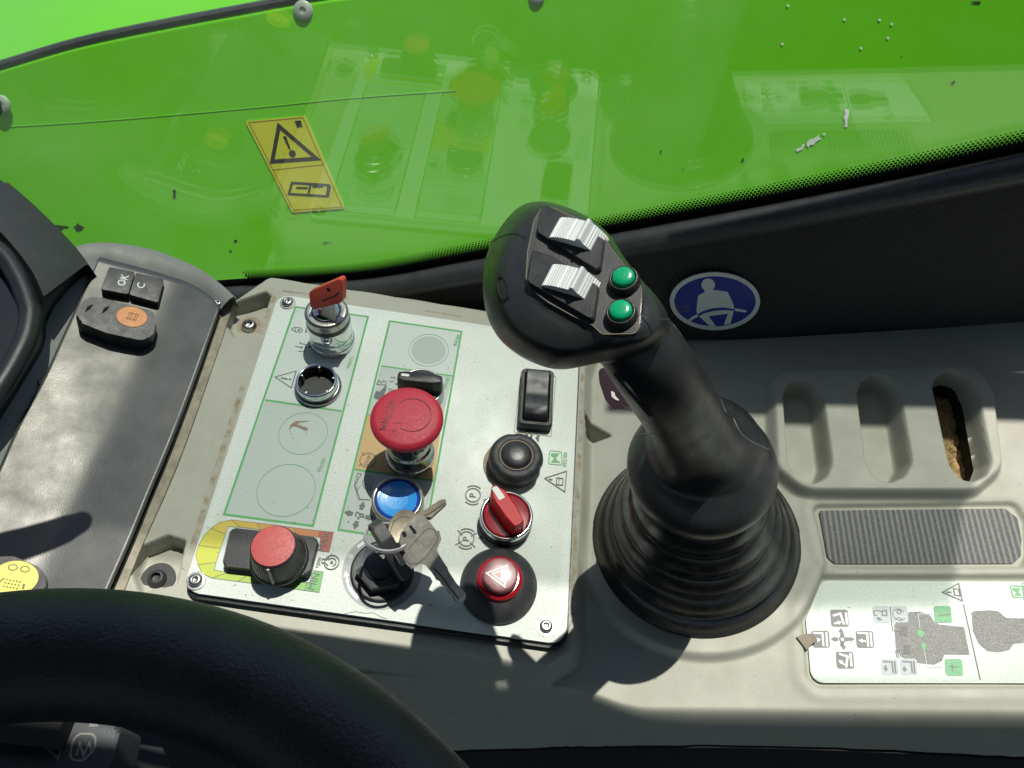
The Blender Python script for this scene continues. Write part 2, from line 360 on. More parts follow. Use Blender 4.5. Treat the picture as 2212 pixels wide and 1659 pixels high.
# bezel block of the control panel
bezel = rnd(pxA([(478, 700), (505, 650), (582, 596), (1060, 672), (1290, 712), (1262, 800), (1256, 1060), (1238, 1405), (1180, 1440), (200, 1300), (262, 1282), (420, 850)], BZ), [0, 3, 6, 2, 4, 2, 2, 6, 0, 0, 0, 0], 4)
dbz = sdf(Xg, Yg, bezel)
deck = zB.copy()
t = sstep((dbz+1.0)/9.0)
Z = BZ*(1-t)+deck*t
Z = np.where(dbz < -1.0, BZ, Z)
# panel rim: low lip around the plate at left/top
# boss around the boot
bc = FB.ray(1500, 1160)[:2]; rr = np.hypot(Xg-bc[0], (Yg-bc[1]-2)*.98)
amp = 4.5*sstep((-(Yg+60))/50)
Z += np.where(dbz > -1, amp*(1-sstep((rr-66)/5.0))*sstep(dbz/8), 0)
# pocket block
blk = rnd(pxB([(1668, 806), (1676, 1010), (1735, 1060), (2105, 1062), (2166, 1010), (2146, 850), (2110, 792), (1735, 800)], 6), [14, 10, 16, 16, 20, 10, 18, 14], 6)
db = sdf(Xg, Yg, blk); Z += 8.0*(1-sstep((db+1.5)/5.0))
for k, (pts, dep) in enumerate((([(1692, 855), (1704, 1000), (1722, 1034), (1755, 1047), (1782, 1030), (1792, 1000), (1773, 859), (1757, 832), (1733, 825), (1702, 832)], 15),
                  ([(1851, 853), (1871, 1000), (1886, 1030), (1914, 1044), (1948, 1030), (1964, 1000), (1939, 853), (1920, 822), (1889, 812), (1860, 826)], 15),
                  ([(2014, 840), (2050, 1003), (2066, 1030), (2092, 1042), (2124, 1030), (2136, 1000), (2108, 856), (2088, 816), (2051, 803), (2022, 815)], 14))):
    ds = sdf(Xg, Yg, rnd(pxB(pts, 6), 7, 4))
    Z -= dep*(1-sstep((ds+2.4)/3.8))
    if k == 2: ds3 = ds; slot3 = rnd(pxB(pts, 6), 7, 4)
# recess of the ribbed mat and the label plate
matp = rnd(pxB([(1762, 1096), (2190, 1091), (2212, 1125), (2216, 1196), (2204, 1222), (1800, 1222), (1782, 1200)]), 3, 4)
labp = rnd(pxB([(1776, 1250), (2330, 1250), (2345, 1478), (1770, 1477), (1750, 1458), (1738, 1332)]), 3, 4)
for pp, dd in ((matp, 2.2), (labp, 2.4)):
    dm = sdf(Xg, Yg, pp); Z -= dd*(1-sstep((dm-.2)/2.2))
    Z += .9*np.exp(-((dm-6)/3.5)**2)*(dm > 0)
# scooped pockets beside the bolts
for tri, dep in ((pxA([(498, 655), (574, 629), (586, 640), (562, 716), (503, 728), (488, 700)], BZ), 13), (pxA([(300, 1182), (362, 1156), (400, 1168), (380, 1262), (300, 1282), (285, 1240)], BZ), 13)):
    tri = rnd(tri, 1.5, 3); dt = sdf(Xg, Yg, tri); ty = np.array(tri)[:, 1]; f_ = (Yg-ty.min())/(ty.max()-ty.min())
    Z -= dep*(1-sstep((dt+1.8)/2.4))*(.45+.55*np.clip(f_*1.3, 0, 1))
dt = sdf(Xg, Yg, pxB([(1258, 905), (1322, 941), (1266, 962)])); Z -= 13*(1-sstep((dt+1.3)/1.6))
# low bead across the deck in front of the pocket
# front: roll over and fall away
yf = np.where(Xg < 55, -169, -176+0*Xg) ; yf = -173.5*(1-sstep((Xg-50)/40))+(-178+.066*(Xg-112))*sstep((Xg-50)/40); rf_ = 4.6+3.6*sstep((Xg-60)/60)
tt = np.clip((yf-Yg), 0, None)
drop = 4.35*rf_*(np.sqrt((tt/rf_)**2+1)-1)
Z -= np.minimum(drop, 160)
Z -= 1.8*sstep((-(Yg)-150)/30)*sstep((Xg-60)/20)
# groove/crease on the front face under the panel
Z -= 5.0*sstep((-(Yg)-184.6)/1.2)*sstep((60-Xg)/4)
# wobble of the moulding
Z += .25*np.sin(Xg*.031+1.2)*np.cos(Yg*.043)
ny, nx = Z.shape
gy, gx = np.gradient(ds3, ys, xs); band = (ds3 < -1.9) & (ds3 > -3.4)
Xh = np.where(band, Xg-(ds3+1.9)*gx, Xg); Yh = np.where(band, Yg-(ds3+1.9)*gy, Yg); Zh = np.where(band, -8+.2*(Xh-100)+8-14*.93, Z)
V = np.stack([Xh, Yh, Zh], -1).reshape(-1, 3)*S
idx = np.arange(nx*ny).reshape(ny, nx)
q = np.stack([idx[:-1, :-1], idx[:-1, 1:], idx[1:, 1:], idx[1:, :-1]], -1).reshape(-1, 4)
hole = (ds3 < -1.9).astype(int); hq = hole[:-1, :-1]+hole[:-1, 1:]+hole[1:, 1:]+hole[1:, :-1]; q = q[hq.reshape(-1) < 4]
me = bpy.data.meshes.new('console_shell'); me.vertices.add(len(V)); me.vertices.foreach_set('co', V.ravel())
me.loops.add(q.size); me.loops.foreach_set('vertex_index', q.ravel()); me.polygons.add(len(q)); me.polygons.foreach_set('loop_start', np.arange(0, q.size, 4))
me.update(calc_edges=True); me.polygons.foreach_set('use_smooth', np.ones(len(q), bool)); me.materials.append(m_console)
con = thing('side_console', FW, 'beige moulded plastic side console carrying the switch panel and the joystick', 'console')
shell = link(bpy.data.objects.new('shell', me), con)
def zcon(x, y):
    i = int(np.clip(np.searchsorted(ys, y), 0, ny-1)); j = int(np.clip(np.searchsorted(xs, x), 0, nx-1)); return Z[i, j]
# lower valance: the dark trim below the front edge
def hit_shell(px_, py_):
    v = R@np.array([px_-CX, -(py_-CY), -FO]); v /= np.linalg.norm(v); t_ = 300.
    while t_ < 900:
        p = CAM+v*t_
        if p[1] > ys[0] and p[2] < zcon(p[0], p[1]): return p
        t_ += .5
    return CAM+v*t_
Vt = []; Ft = []
tl = [hit_shell(x_, y_) for x_, y_ in spline([(700, 1628), (961, 1622), (1280, 1613), (1595, 1610), (1900, 1620), (2205, 1636)], 10)]
tl = [np.array([-204., tl[0][1], tl[0][2]])]+tl+[tl[-1]+np.array([120, 0, 24])]
for p in tl: Vt += [(p[0], p[1]-44, p[2]-130), (p[0], p[1]-1.2, p[2]), (p[0], p[1]+6, p[2]+.0)]
for i_ in range(len(tl)-1):
    for k_ in range(2): a_ = i_*3+k_; Ft.append((a_, a_+1, a_+4, a_+3))
val = mk('lower_trim', Vt, Ft, m_fabdark, con)

# bolts
def bolt(name, frame, r, parent, washer=None, cup=m_steel, hexr=None, hgt=None, dark=False):
    b = lathe(name, rp([(r, 0), (r*1.0, r*.25), (r*.8, r*.62), (r*.52, r*.72), (r*.45, r*.35), (0, r*.3)], r*.15), cup, parent, seg=28)
    b.matrix_local = frame; return b
def local(parent, frame):                          # matrix of frame relative to an empty
    return parent.matrix_world.inverted() @ frame.mat()
bpy.context.view_layer.update()
for (px_, py_, rw, dark) in ((537, 701, 8.3, 0), (338, 1249, 9.3, 1)):
    p = Frame((0, 0, BZ-5.5)).ray(px_, py_); fr = Frame((p[0], p[1], zcon(p[0], p[1])+.2))
    b = lathe('bolt', rp([(4.9, 0), (5.0, 2.4), (3.9, 4.4), (2.6, 4.9), (2.5, 2.2), (0, 2)], .5), m_steel if not dark else m_blackdull, con, seg=32); b.matrix_local = fr.mat()
    lathe('washer', [(3, .0), (rw, .0), (rw, .9), (3, 1.0)], m_rust if not dark else m_blackdull, b, seg=40)

# dark liner below the open slot and crumbling foam under it
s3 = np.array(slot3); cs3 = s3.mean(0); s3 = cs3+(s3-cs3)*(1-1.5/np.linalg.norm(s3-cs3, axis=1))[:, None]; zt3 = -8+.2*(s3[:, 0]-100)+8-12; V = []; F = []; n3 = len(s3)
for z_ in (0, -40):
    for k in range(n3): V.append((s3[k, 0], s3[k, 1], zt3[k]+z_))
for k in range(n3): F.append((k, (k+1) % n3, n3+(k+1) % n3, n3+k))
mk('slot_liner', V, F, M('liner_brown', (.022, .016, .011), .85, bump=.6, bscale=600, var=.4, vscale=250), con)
c3 = s3.mean(0); zc3 = float(np.mean(zt3))-12
fo = thing('foam_block', Frame((c3[0], c3[1], zc3)), 'crumbling tan foam seen down the rightmost slot of the console', 'foam')
Vf, Ff = [], []
for j in range(64):
    for i in range(32):
        x_, y_ = -24+i*1.5, -44+j*1.4
        Vf.append((x_, y_, rng.uniform(-.6, .8)+1.5*math.sin(x_*.5+y_*.21)*math.cos(y_*.33)+x_*.2-14*(1/(1+math.exp((x_-2+y_*.12)*1.3)) < .5)*0))
for j in range(63):
    for i in range(31): a = j*32+i; Ff.append((a, a+1, a+33, a+32))
mk('foam_top', Vf, Ff, m_foam, fo, smooth=False)
mk('foam_body', *box_vf(-24, 22.5, -44, 44, -30, -12), m_foam, fo, smooth=False)

# ================================================================== WINDOW, WALL, BODYWORK
YG = 86.
FG = Frame((0, YG, 0), (0, -1, 0), (1, 0, 0))       # glass plane, local v = height
seal_px = [(-60, 660), (250, 640), (490, 615), (780, 598), (1000, 560), (1300, 503), (1600, 447), (1900, 388), (2212, 322), (2500, 262)]
sealw = [FG.ray(*p) for p in seal_px]
sealw = [np.array(p) for p in spline(sealw, 10)]
glass = thing('side_window', Frame((0, YG, 0)), 'clear cab side window with a dotted black lower border mirroring the console', 'window')
# slab
top = 620.
V = []; F = []
for p in sealw:
    for yy, zz in ((0, p[2]-6), (0, top), (4.0, top), (4.0, p[2]-6)): V.append((p[0], yy, zz))
for i in range(len(sealw)-1):
    for k in range(4):
        if k in (1, 3): continue
        F.append((i*4+k, i*4+(k+1) % 4, (i+1)*4+(k+1) % 4, (i+1)*4+k))
gp = mk('pane', V, F, m_glass, glass, smooth=False)
def arc_len(pts):
    L = [0]
    for a, b in zip(pts[:-1], pts[1:]): L.append(L[-1]+np.linalg.norm(b-a))
    return np.array(L)
L = arc_len(sealw); PX = np.array([p[0] for p in sealw]); PZ = np.array([p[2] for p in sealw])
def seal_at(s):
    x = np.interp(s, L, PX); z = np.interp(s, L, PZ); dx = np.interp(s+1, L, PX)-np.interp(s-1, L, PX); dz = np.interp(s+1, L, PZ)-np.interp(s-1, L, PZ)
    n = math.hypot(dx, dz)+1e-9; return x, z, dx/n, dz/n
Vd = []; Fd = []
pitch = 2.25; n_d = int(L[-1]/pitch)
s0 = 0
for row, rad in enumerate((1.12, 1.02, .88, .72, .5)):
    for i in range(n_d):
        s = (i+.5*(row % 2))*pitch
        x, z, tx, tz = seal_at(s)
        if x < -200: continue
        o = 6.2+row*1.75; cx, cz = x-tz*o, z+tx*o; b0 = len(Vd)
        for k in range(10): Vd.append((cx+rad*math.cos(k*.628), -.25, cz+rad*math.sin(k*.628)))
        Fd.append(tuple(range(b0, b0+10)))
dots = mk('dot_border', Vd, Fd, m_frit, glass, smooth=False); dots['kind'] = 'stuff'
Vb = []; Fb = []
for i, s in enumerate(np.linspace(0, L[-1], 160)):
    x, z, tx, tz = seal_at(s)
    for o in (-3, 5.6): Vb.append((x-tz*o, -.2, z+tx*o))
for i in range(159): Fb.append((2*i, 2*i+1, 2*i+3, 2*i+2))
mk('black_border', Vb, Fb, m_frit, glass, smooth=False)
# seal
seal = thing('window_seal', Frame((0, YG, 0)), 'thick black rubber seal along the lower edge of the side window', 'seal')
sp = [(p[0]+3, -7.0, p[2]-6.2) for p in sealw]
mk('rubber_tube', *tube_vf(sp, 8.4, 20), m_seal, seal)
# fabric wall between seal and console
wallp = thing('trim_wall', Frame((0, YG, 0)), 'black ribbed fabric wall trim under the window seal', 'wall trim')
base_px = [(600, 650), (850, 668), (1050, 706), (1250, 735), (1500, 741), (1800, 727), (2212, 699), (2500, 680)]
basew = [np.array(p) for p in spline([FB.ray(*p, -1.5) if p[0] > 1200 else Frame((0, 0, -28)).ray(*p) for p in base_px], 8)]
bx = np.array([p[0] for p in basew]); by = np.array([p[1] for p in basew]); bz = np.array([p[2] for p in basew])
V = []; F = []; xsw = np.linspace(-170, 420, 119); nv = 9
for i, x in enumerate(xsw):
    zs = np.interp(x, PX, PZ)-10; yb = np.interp(x, bx, by); zb_ = np.interp(x, bx, bz)-4
    for j in range(nv):
        t = j/(nv-1); bulge = 2.5*math.sin(math.pi*t)+.6*math.sin(x*.05+t*3)
        V.append((x, (yb-YG)*(1-t)+(-9)*t-bulge*.6, zb_*(1-t)+zs*t))
for i in range(len(xsw)-1):
    for j in range(nv-1): a = i*nv+j; F.append((a, a+nv, a+nv+1, a+1))
fab = mk('fabric_panel', V, F, m_fabric, wallp)
# seat-belt sticker on the fabric
st_pts = [(1450, 650), (1545, 590), (1640, 648), (1545, 713)]
def wall_pt(px_, py_):
    # intersect ray with local fabric plane
    best = None
    for x in (137,):
        zs = np.interp(x, PX, PZ)-10; yb = np.interp(x, bx, by); zb_ = np.interp(x, bx, bz)-4
        d1 = np.array([0, (YG-9)-yb, zs-zb_]); d2 = np.array([1, (np.interp(x+20, bx, by)-np.interp(x-20, bx, by))/40, (np.interp(x+20, bx, bz)-np.interp(x-20, bx, bz))/40])
        n = np.cross(d2, d1); n /= np.linalg.norm(n); n = n if n[1] < 0 else -n
        return Frame((x, yb+d1[1]*.5, zb_+d1[2]*.5), n, d2)
fst0 = wall_pt(0, 0); fst = Frame(fst0.w(0, 0, 4.2), fst0.N, fst0.X).at(1544, 651)
stk = thing('safety_sticker', fst, 'round blue sticker of a white seated figure with seat belt on the fabric wall', 'sticker')
def ell(px0, px1, f, n=48):
    a = [f.uv(px0, 652), f.uv(px1, 652)]
    return a
cxp = (1544.5, 651)
def ellipse_px(cx_, cy_, rx, ry, n=44): return [(cx_+rx*math.cos(2*math.pi*k/n), cy_-ry*math.sin(2*math.pi*k/n)) for k in range(n)]
m_stw = M('sticker_white', (.8, .84, .8), .4); m_stb = M('sticker_blue', (.012, .035, .34), .35, var=.1, vscale=300); m_stw2 = M('sticker_pictogram', (.8, .84, .8), .4)
prism('sticker_base', [fst.uv(*p) for p in ellipse_px(*cxp, 97.5, 62.5)], -.8, 0.02, m_stw, stk, bev=0)
d = Decal(fst, .1); d.poly(ellipse_px(cxp[0], cxp[1], 88, 54)); d.build('blue_field', m_stb, stk)
d = Decal(fst, .2)
def c8(pts, off=(993.6, 397.4), s_=.3646): return [(off[0]+x*s_, off[1]+y*s_) for x, y in pts]
def c6f(pts): return [(1382.4+x*.375, 518.4+y*.375) for x, y in pts]
d.poly(c6f(ellipse_px(393, 258, 39, 36)))
d.poly(c6f([(372, 285), (372, 300), (335, 320), (325, 410), (332, 428), (365, 408), (420, 392), (480, 388), (545, 398), (535, 360), (505, 300), (492, 296), (415, 286), (412, 280)]))
d.poly(c6f([(340, 440), (365, 425), (420, 410), (480, 404), (540, 408), (530, 450), (520, 484), (483, 488), (508, 424), (395, 440), (438, 495), (405, 498)]))
d.poly(c6f([(275, 462), (300, 442), (330, 427), (335, 441), (310, 455), (290, 470)])); d.poly(c6f([(550, 394), (615, 405), (610, 418), (545, 408)]))
d.build('seated_figure', m_stw2, stk)
d = Decal(fst, .3); sm = c6f([(208, 372), (275, 368), (280, 400), (212, 404)]); d.line(rnd(sm, 2), .25, closed=True)
d.line(c6f([(216, 396), (220, 378), (232, 390), (244, 378), (256, 394), (268, 378), (270, 394)]), .5); d.line(c6f([(216, 412), (282, 408)]), .7)
d.build('maker_mark', M('sticker_mark', (.14, .17, .3), .5), stk)

# green bodywork outside
FGR = Frame((0, 330, 0), (0, -.79, .61), (1, 0, 0))
body = thing('machine_bodywork', FGR, 'glossy lime green bodywork of the machine just outside the cab window', 'bodywork')
edge_px = [(-500, 262), (-150, 190), (0, 148), (170, 100), (350, 62), (520, 30), (690, 0), (900, -28), (1300, -75), (1800, -120), (2800, -200)]
edge = spline([FGR.uv(*p) for p in edge_px], 6)
low = [(edge[-1][0], -700), (edge[0][0], -700)]
lx, ly = FGR.uv(430, 470); 
def hbody(u, v):
    return -1.1e-4*max(0, ly-v)**2-2.6e-4*max(0, lx-60-u)**2*1.0
V = []; F = []; NV = 40
E_ = np.array(edge)
for (u, v) in edge:
    for k in range(NV+1): vv = v-(v+700)*(k/NV)**1.4; V.append((u, vv, hbody(u, vv)-(.0 if k else 0)))
for i in range(len(edge)-1):
    for k in range(NV): a = i*(NV+1)+k; F.append((a, a+1, a+NV+2, a+NV+1))
ss_ = mk('side_skin', V, F, m_lime, body); so2 = ss_.modifiers.new('thick', 'SOLIDIFY'); so2.thickness = .004; so2.offset = -1
# dark rubber strip on the crest and the lit upper deck beyond it
mk('crest_strip', *tube_vf([(u, v+3.5, -3.0+hbody(u, v)) for u, v in edge], 4.6, 10), m_seal, body)
ex = FGR
V = []; F = []
n = len(edge)
inv = lambda p: ((p-FGR.o)@FGR.X, (p-FGR.o)@FGR.Y, (p-FGR.o)@FGR.N)
for (u, v) in edge:
    p0 = FGR.w(u, v+9, -1+hbody(u, v))
    for dy, dz in ((0, -4), (30, 0), (120, 8), (420, 25)):
        V.append(inv(p0+np.array([0, dy, dz])))
for i in range(n-1):
    for k in range(3): a = i*4+k; F.append((a, a+4, a+5, a+1))
mk('upper_skin', V, F, green_paint('lime_paint_upper', (.145, .60, .005)), body)
for pp, r_ in (([(-60, 278), (120, 268), (300, 255), (560, 232), (760, 212), (985, 196)], .35),):
    pl_ = spline([FGR.uv(*p) for p in pp], 8); mk('pressed_line', *tube_vf([(u, v, hbody(u, v)+.1) for u, v in pl_], r_, 6), m_lime, body)
# rivets
m_rivet = M('pale_rivet', (.42, .5, .4), .4, metal=.2)
for px_, py_, r in ((655, 23, 8.5), (4, 225, 8), (1160, -8, 7)):
    f = FGR.at(px_, py_); b = lathe('rivet', [(r, 0), (r*.95, 1.4), (r*.75, 2.4), (r*.35, 2.6), (r*.3, 1.6), (0, 1.6)], m_rivet, body, seg=24); b.matrix_local = local(body, f)
# small dark chips and white flecks painted as sun glints on the skin
rc = []; rw_ = []
for px_, py_, a_, b_ in ((167, 493, 16, 10), (125, 492, 22, 7), (376, 420, 6, 16), (508, 520, 5, 4), (498, 542, 4, 3), (705, 524, 13, 2), (1605, 346, 4, 9), (1427, 328, 3, 3), (2060, 178, 5, 5), (1948, 122, 2, 2), (1475, 364, 2, 2), (2110, 5, 18, 3)):
    rc.append(([ (px_+a_*(.35+.8*random.random())*math.cos(k*.571), py_+b_*(.35+.8*random.random())*math.sin(k*.571)) for k in range(11)]))
d = Decal(FGR, .4)
for p in rc: d.poly(p)
d.V = [(x, y, z+hbody(x, y)) for x, y, z in d.V]
o = d.build('paint_chip', M('chip_dark', (.01, .03, .008), .6), body); o['kind'] = 'stuff'
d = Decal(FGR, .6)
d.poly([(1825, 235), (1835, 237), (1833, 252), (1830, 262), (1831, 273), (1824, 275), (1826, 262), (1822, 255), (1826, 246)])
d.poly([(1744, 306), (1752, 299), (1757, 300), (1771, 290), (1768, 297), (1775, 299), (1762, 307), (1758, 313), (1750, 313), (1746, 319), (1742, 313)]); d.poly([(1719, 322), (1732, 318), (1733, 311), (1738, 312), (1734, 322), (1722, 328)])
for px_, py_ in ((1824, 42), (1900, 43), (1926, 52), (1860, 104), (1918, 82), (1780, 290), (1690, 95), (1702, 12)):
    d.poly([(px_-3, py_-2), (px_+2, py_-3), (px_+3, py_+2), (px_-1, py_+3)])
o = d.build('painted_glint', M('glint_white', (.8, .82, .8), .4), body); o['kind'] = 'stuff'
# yellow warning label on the bodywork
fy = FGR.at(638, 355)
yl = thing('warning_label', fy, 'yellow warning label with black triangle and open manual on the green bodywork', 'label')
prism('label_film', [fy.uv(*p) for p in rnd([(530, 262), (660, 250), (746, 450), (632, 459)], 4)], 0, .8, M('label_yellow', (.58, .60, .03), .35), yl, bev=0)
def c1(pts): return [(x*.4999, y*.4999) for x, y in pts]
d = Decal(fy, .9); d.line(c1([(1075, 530), (1308, 508), (1478, 895), (1268, 908)]), .9, closed=True); d.line(c1([(1175, 735), (1395, 712)]), .9); d.build('label_border', M('label_border_ink', (.3, .2, .01), .5), yl)
d = Decal(fy, 1.0); d.line(c1([(1205, 545), (1368, 685), (1176, 698)]), 3.6, closed=True)
d.poly(c1([(1222, 590), (1236, 588), (1256, 645), (1250, 648)])); d.disc(c1([(1263, 664)])[0], 3.2)
d.line(c1([(1262, 790), (1420, 800), (1412, 848), (1248, 838)]), 2.2, closed=True); d.line(c1([(1342, 795), (1332, 843)]), 2); d.line(c1([(1280, 812), (1330, 812)]), 1.8); d.line(c1([(1350, 806), (1395, 806)]), 1.8); d.line(c1([(1416, 800), (1424, 806), (1416, 852)]), 2.6)
d.poly(c1([(1272, 522), (1300, 520), (1308, 548), (1284, 550)]))
d.build('label_print', M('label_black', (.012, .012, .01), .5), yl)

#PART2
# ================================================================== CONTROL PANEL
o4 = (388.8, 587.5); o5 = (734.4, 648.0); o6 = (388.8, 1036.8); o7 = (708.5, 993.6)
def k4(*p): return [(o4[0]+x*.2708, o4[1]+y*.2708) for x, y in p]
def k5(*p): return [(o5[0]+x*.2602, o5[1]+y*.2602) for x, y in p]
def k6(*p): return [(o6[0]+x*.2148, o6[1]+y*.2148) for x, y in p]
def k7(*p): return [(o7[0]+x*.2604, o7[1]+y*.2604) for x, y in p]
pan = thing('control_panel', FA, 'silver speckled switch panel with green printed frames and rounded corners', 'control panel')
pl = rnd([FA.uv(*p) for p in ((602, 636), (1252, 733), (1223, 1393), (394, 1277))], [7, 7, 9, 9], 8)
prism('face_plate', pl, -2.2, 0, m_plate, pan, bev=.35)
cxy = np.mean(pl, 0)
bk = [((x-cxy[0])*1.008+cxy[0]+.4, (y-cxy[1])*1.010+cxy[1]-1.0) for x, y in pl]
prism('backing_plate', bk, BZ-2, -2.4, m_black, pan, bev=.8)
d = Decal(FA, .06)
d.poly([(573, 864), (738, 888), (676, 1136), (484, 1111)]); d.poly([(823, 790), (978, 812), (953, 915), (794, 896)]); d.poly([(762, 1015), (937, 1040), (905, 1172), (731, 1144)])
d.build('grey_cells', m_cell, pan)
d = Decal(FA, .06); d.poly([(842, 693), (997, 716), (978, 812), (823, 790)]); d.poly([(638, 663), (795, 684), (738, 888), (573, 864)]); d.build('light_grey_cells', m_cell2, pan)
d = Decal(FA, .10); d.poly([(794, 896), (953, 918), (938, 1038), (766, 1014)]); d.build('amber_cell', m_brown, pan)
d = Decal(FA, .12); c = FA.uv(926, 756); d.disc((926, 756), 11.0); d.build('grey_disc', m_disc, pan)
d = Decal(FA, .14)
gl = 1.25
d.line([(638, 663), (795, 684), (676, 1136), (484, 1111)], gl, closed=True); d.line([(573, 864), (738, 888)], gl)
d.line([(842, 693.5), (997, 716), (915, 1172), (731, 1144)], gl, closed=True); d.line([(823, 790), (978, 812)], gl*.8); d.line([(794, 896), (952, 918)], gl*.6); d.line([(766, 1014), (938, 1038)], gl)
d.cut('green_frame', m_green, pan)
for c_, r_ in (((655, 935.5), 14.2), ((618, 1058), 16.2), ((926, 756), 12.7)): d.ring(c_, r_, .28); d.cut('green_circle', m_green, pan)
for s_, p_ in (('066675', (756, 783)), ('056283', (695, 1004)), ('058284', (987, 735)), ('079187', (965, 827))): d.text(s_, p_, 3.1, 82); d.cut('part_number', m_green, pan)
mk_ = rnd([FA.uv(*p) for p in k5((1742, 1250), (1838, 1262), (1846, 1372), (1732, 1362))], 1.0)
d.line(mk_, .5, px=False, closed=True)
d.poly(k5((1752, 1272), (1824, 1272), (1790, 1318), (1832, 1362), (1822, 1348), (1752, 1348), (1778, 1312), (1752, 1290))); d.text('092789', k5((1872, 1325))[0], 3.4, 90)
d.build('maker_emblem', m_green, pan)
d = Decal(FA, .16)
# --- symbols in grey ink
tri = k4((758, 838), (927, 790), (888, 925)); d.line(tri, .65, closed=True); d.poly(k4((805, 838), (860, 850), (858, 862), (806, 850))); d.disc(k4((878, 857))[0], .75)
d.cut('warning_triangle_print', m_ink, pan)
d.line(k4((890, 455), (915, 440), (965, 447), (978, 465), (965, 482), (915, 475)), .55, closed=True); d.line(k4((925, 442), (918, 476)), .5); d.disc(k4((948, 463))[0], .8)
d.line(k4((960, 555), (958, 570), (1005, 578), (990, 635), (940, 630)), .55); d.arrow(k4((918, 592))[0], k4((985, 604))[0], .55, 1.6); d.disc(k4((1035, 598))[0], .8)
d.line(k4((1040, 410), (1010, 440), (1003, 475)), .6); d.disc(k4((1006, 476))[0], .7); d.line(k4((1035, 345), (1000, 345), (1035, 365), (1020, 385)), .6)
d.cut('lock_symbol', m_ink, pan)
d.poly(k5((282, 800), (300, 752), (330, 760), (388, 700), (350, 835), (285, 815))); d.line(k5((305, 700), (322, 665), (345, 690), (360, 668), (382, 680), (378, 705), (305, 700)), .5); d.line(k5((385, 710), (350, 835)), .6)
d.text('1.5', k5((438, 660))[0], 4.2, 82); d.text('[m]', k5((412, 765))[0], 4.0, 82); d.text('4', k5((530, 605))[0], 4, 82); d.disc(k5((468, 697))[0], .7)
d.cut('load_symbol', m_ink, pan)
# stop symbol
c = FA.uv(*k5((232, 1330))[0]); d.ring(c, 4.6, .4, px=False); d.text('STOP', k5((232, 1330))[0], 2.9, 82)
for a in (45, 135, 225, 315):
    q = math.radians(a); d.line([(c[0]+3.8*math.cos(q), c[1]+3.8*math.sin(q)), (c[0]+6.2*math.cos(q), c[1]+6.2*math.sin(q))], .45, px=False)
d.cut('stop_symbol', m_ink, pan)
# boom drawing, arrows
d.line(k7((245, 110), (278, 115), (222, 205), (268, 325), (255, 330), (220, 210)), .4, closed=True); d.line(k7((245, 110), (240, 260), (270, 210)), .3)
d.line(k7((285, 180), (330, 125), (375, 150), (350, 250), (300, 230)), .35, closed=True); d.line(k7((300, 200), (350, 215)), .3); d.line(k7((312, 160), (330, 260)), .3); d.line(k7((340, 140), (350, 250)), .3); d.line(k7((268, 325), (350, 330)), .5)
d.cut('boom_symbol', m_ink, pan)
c0 = FA.uv(*k7((258, 460))[0])
for a in (0, 90, 180, 270):
    q = math.radians(a-6); u = np.array([math.cos(q), math.sin(q)]); d.arrow(tuple(c0+u*3.6), tuple(c0+u*8.6), 2.2, 3.2, px=False)
d.line(k7((235, 470), (228, 445), (242, 430), (262, 440)), .6); d.line(k7((262, 445), (295, 450), (296, 470), (266, 468)), .7, closed=True); d.line(k7((255, 490), (245, 480), (262, 478)), .5)
d.cut('four_arrow_symbol', m_ink, pan)
# parking marks
for cc, strike in (((1203, 293), 0), ((1148, 655), 1)):
    c = FA.uv(*k7(cc)[0]); d.ring(c, 4.2, .6, px=False); d.text('P', k7(cc)[0], 5.2, 88, bold=.015); d.ring(c, 5.9, .6, px=False, a0=50, a1=130); d.ring(c, 5.9, .6, px=False, a0=230, a1=310)
    if strike:
        for a in (38, 142, 218, 322): q = math.radians(a); d.line([(c[0]+3.*math.cos(q), c[1]+3.*math.sin(q)), (c[0]+7*math.cos(q), c[1]+7*math.sin(q))], .5, px=False)
    d.cut('parking_symbol', m_ink, pan)
d.disc(k7((1305, 335))[0], 1.0); d.cut('index_dot', m_ink, pan); d.disc(k7((1265, 640))[0], 1.0); d.cut('index_dot', m_ink, pan)
tri = k5((1700, 1478), (1883, 1418), (1868, 1592)); d.line(tri, .5, closed=True); d.line(k5((1800, 1475), (1852, 1480), (1850, 1535), (1798, 1530)), .5, closed=True); d.line(k5((1735, 1484), (1765, 1492)), .7); d.line(k5((1812, 1530), (1826, 1478)), .4)
d.cut('manual_symbol', m_ink, pan)
d.poly(k5((1540, 1040), (1590, 1030), (1600, 1050), (1545, 1056))); d.arrow(k5((1620, 1040))[0], k5((1555, 1035))[0], .7, 2); d.poly(k5((1538, 1070), (1570, 1065), (1560, 1130), (1540, 1110))); d.poly(k5((1590, 1060), (1650, 1085), (1640, 1100), (1610, 1090), (1595, 1150), (1580, 1130))); d.poly(k5((1655, 1095), (1662, 1100), (1650, 1180), (1625, 1140)))
d.cut('rocker_symbol', m_ink, pan)
# engine icon, rpm
c = FA.uv(*k6((1527, 830))[0]); d.ring(c, 3.9, .55, px=False); d.ring(c, 2.3, .5, px=False, a0=-60, a1=150); d.line(k6((1430, 790), (1475, 800), (1500, 780)), .5); d.line(k6((1430, 790), (1425, 830), (1465, 835), (1490, 860)), .5); d.disc(c, .8, px=False)
d.text('rpm', k6((1388, 825))[0], 3.6, 86)
d.build('engine_speed_symbol', m_ink, pan)
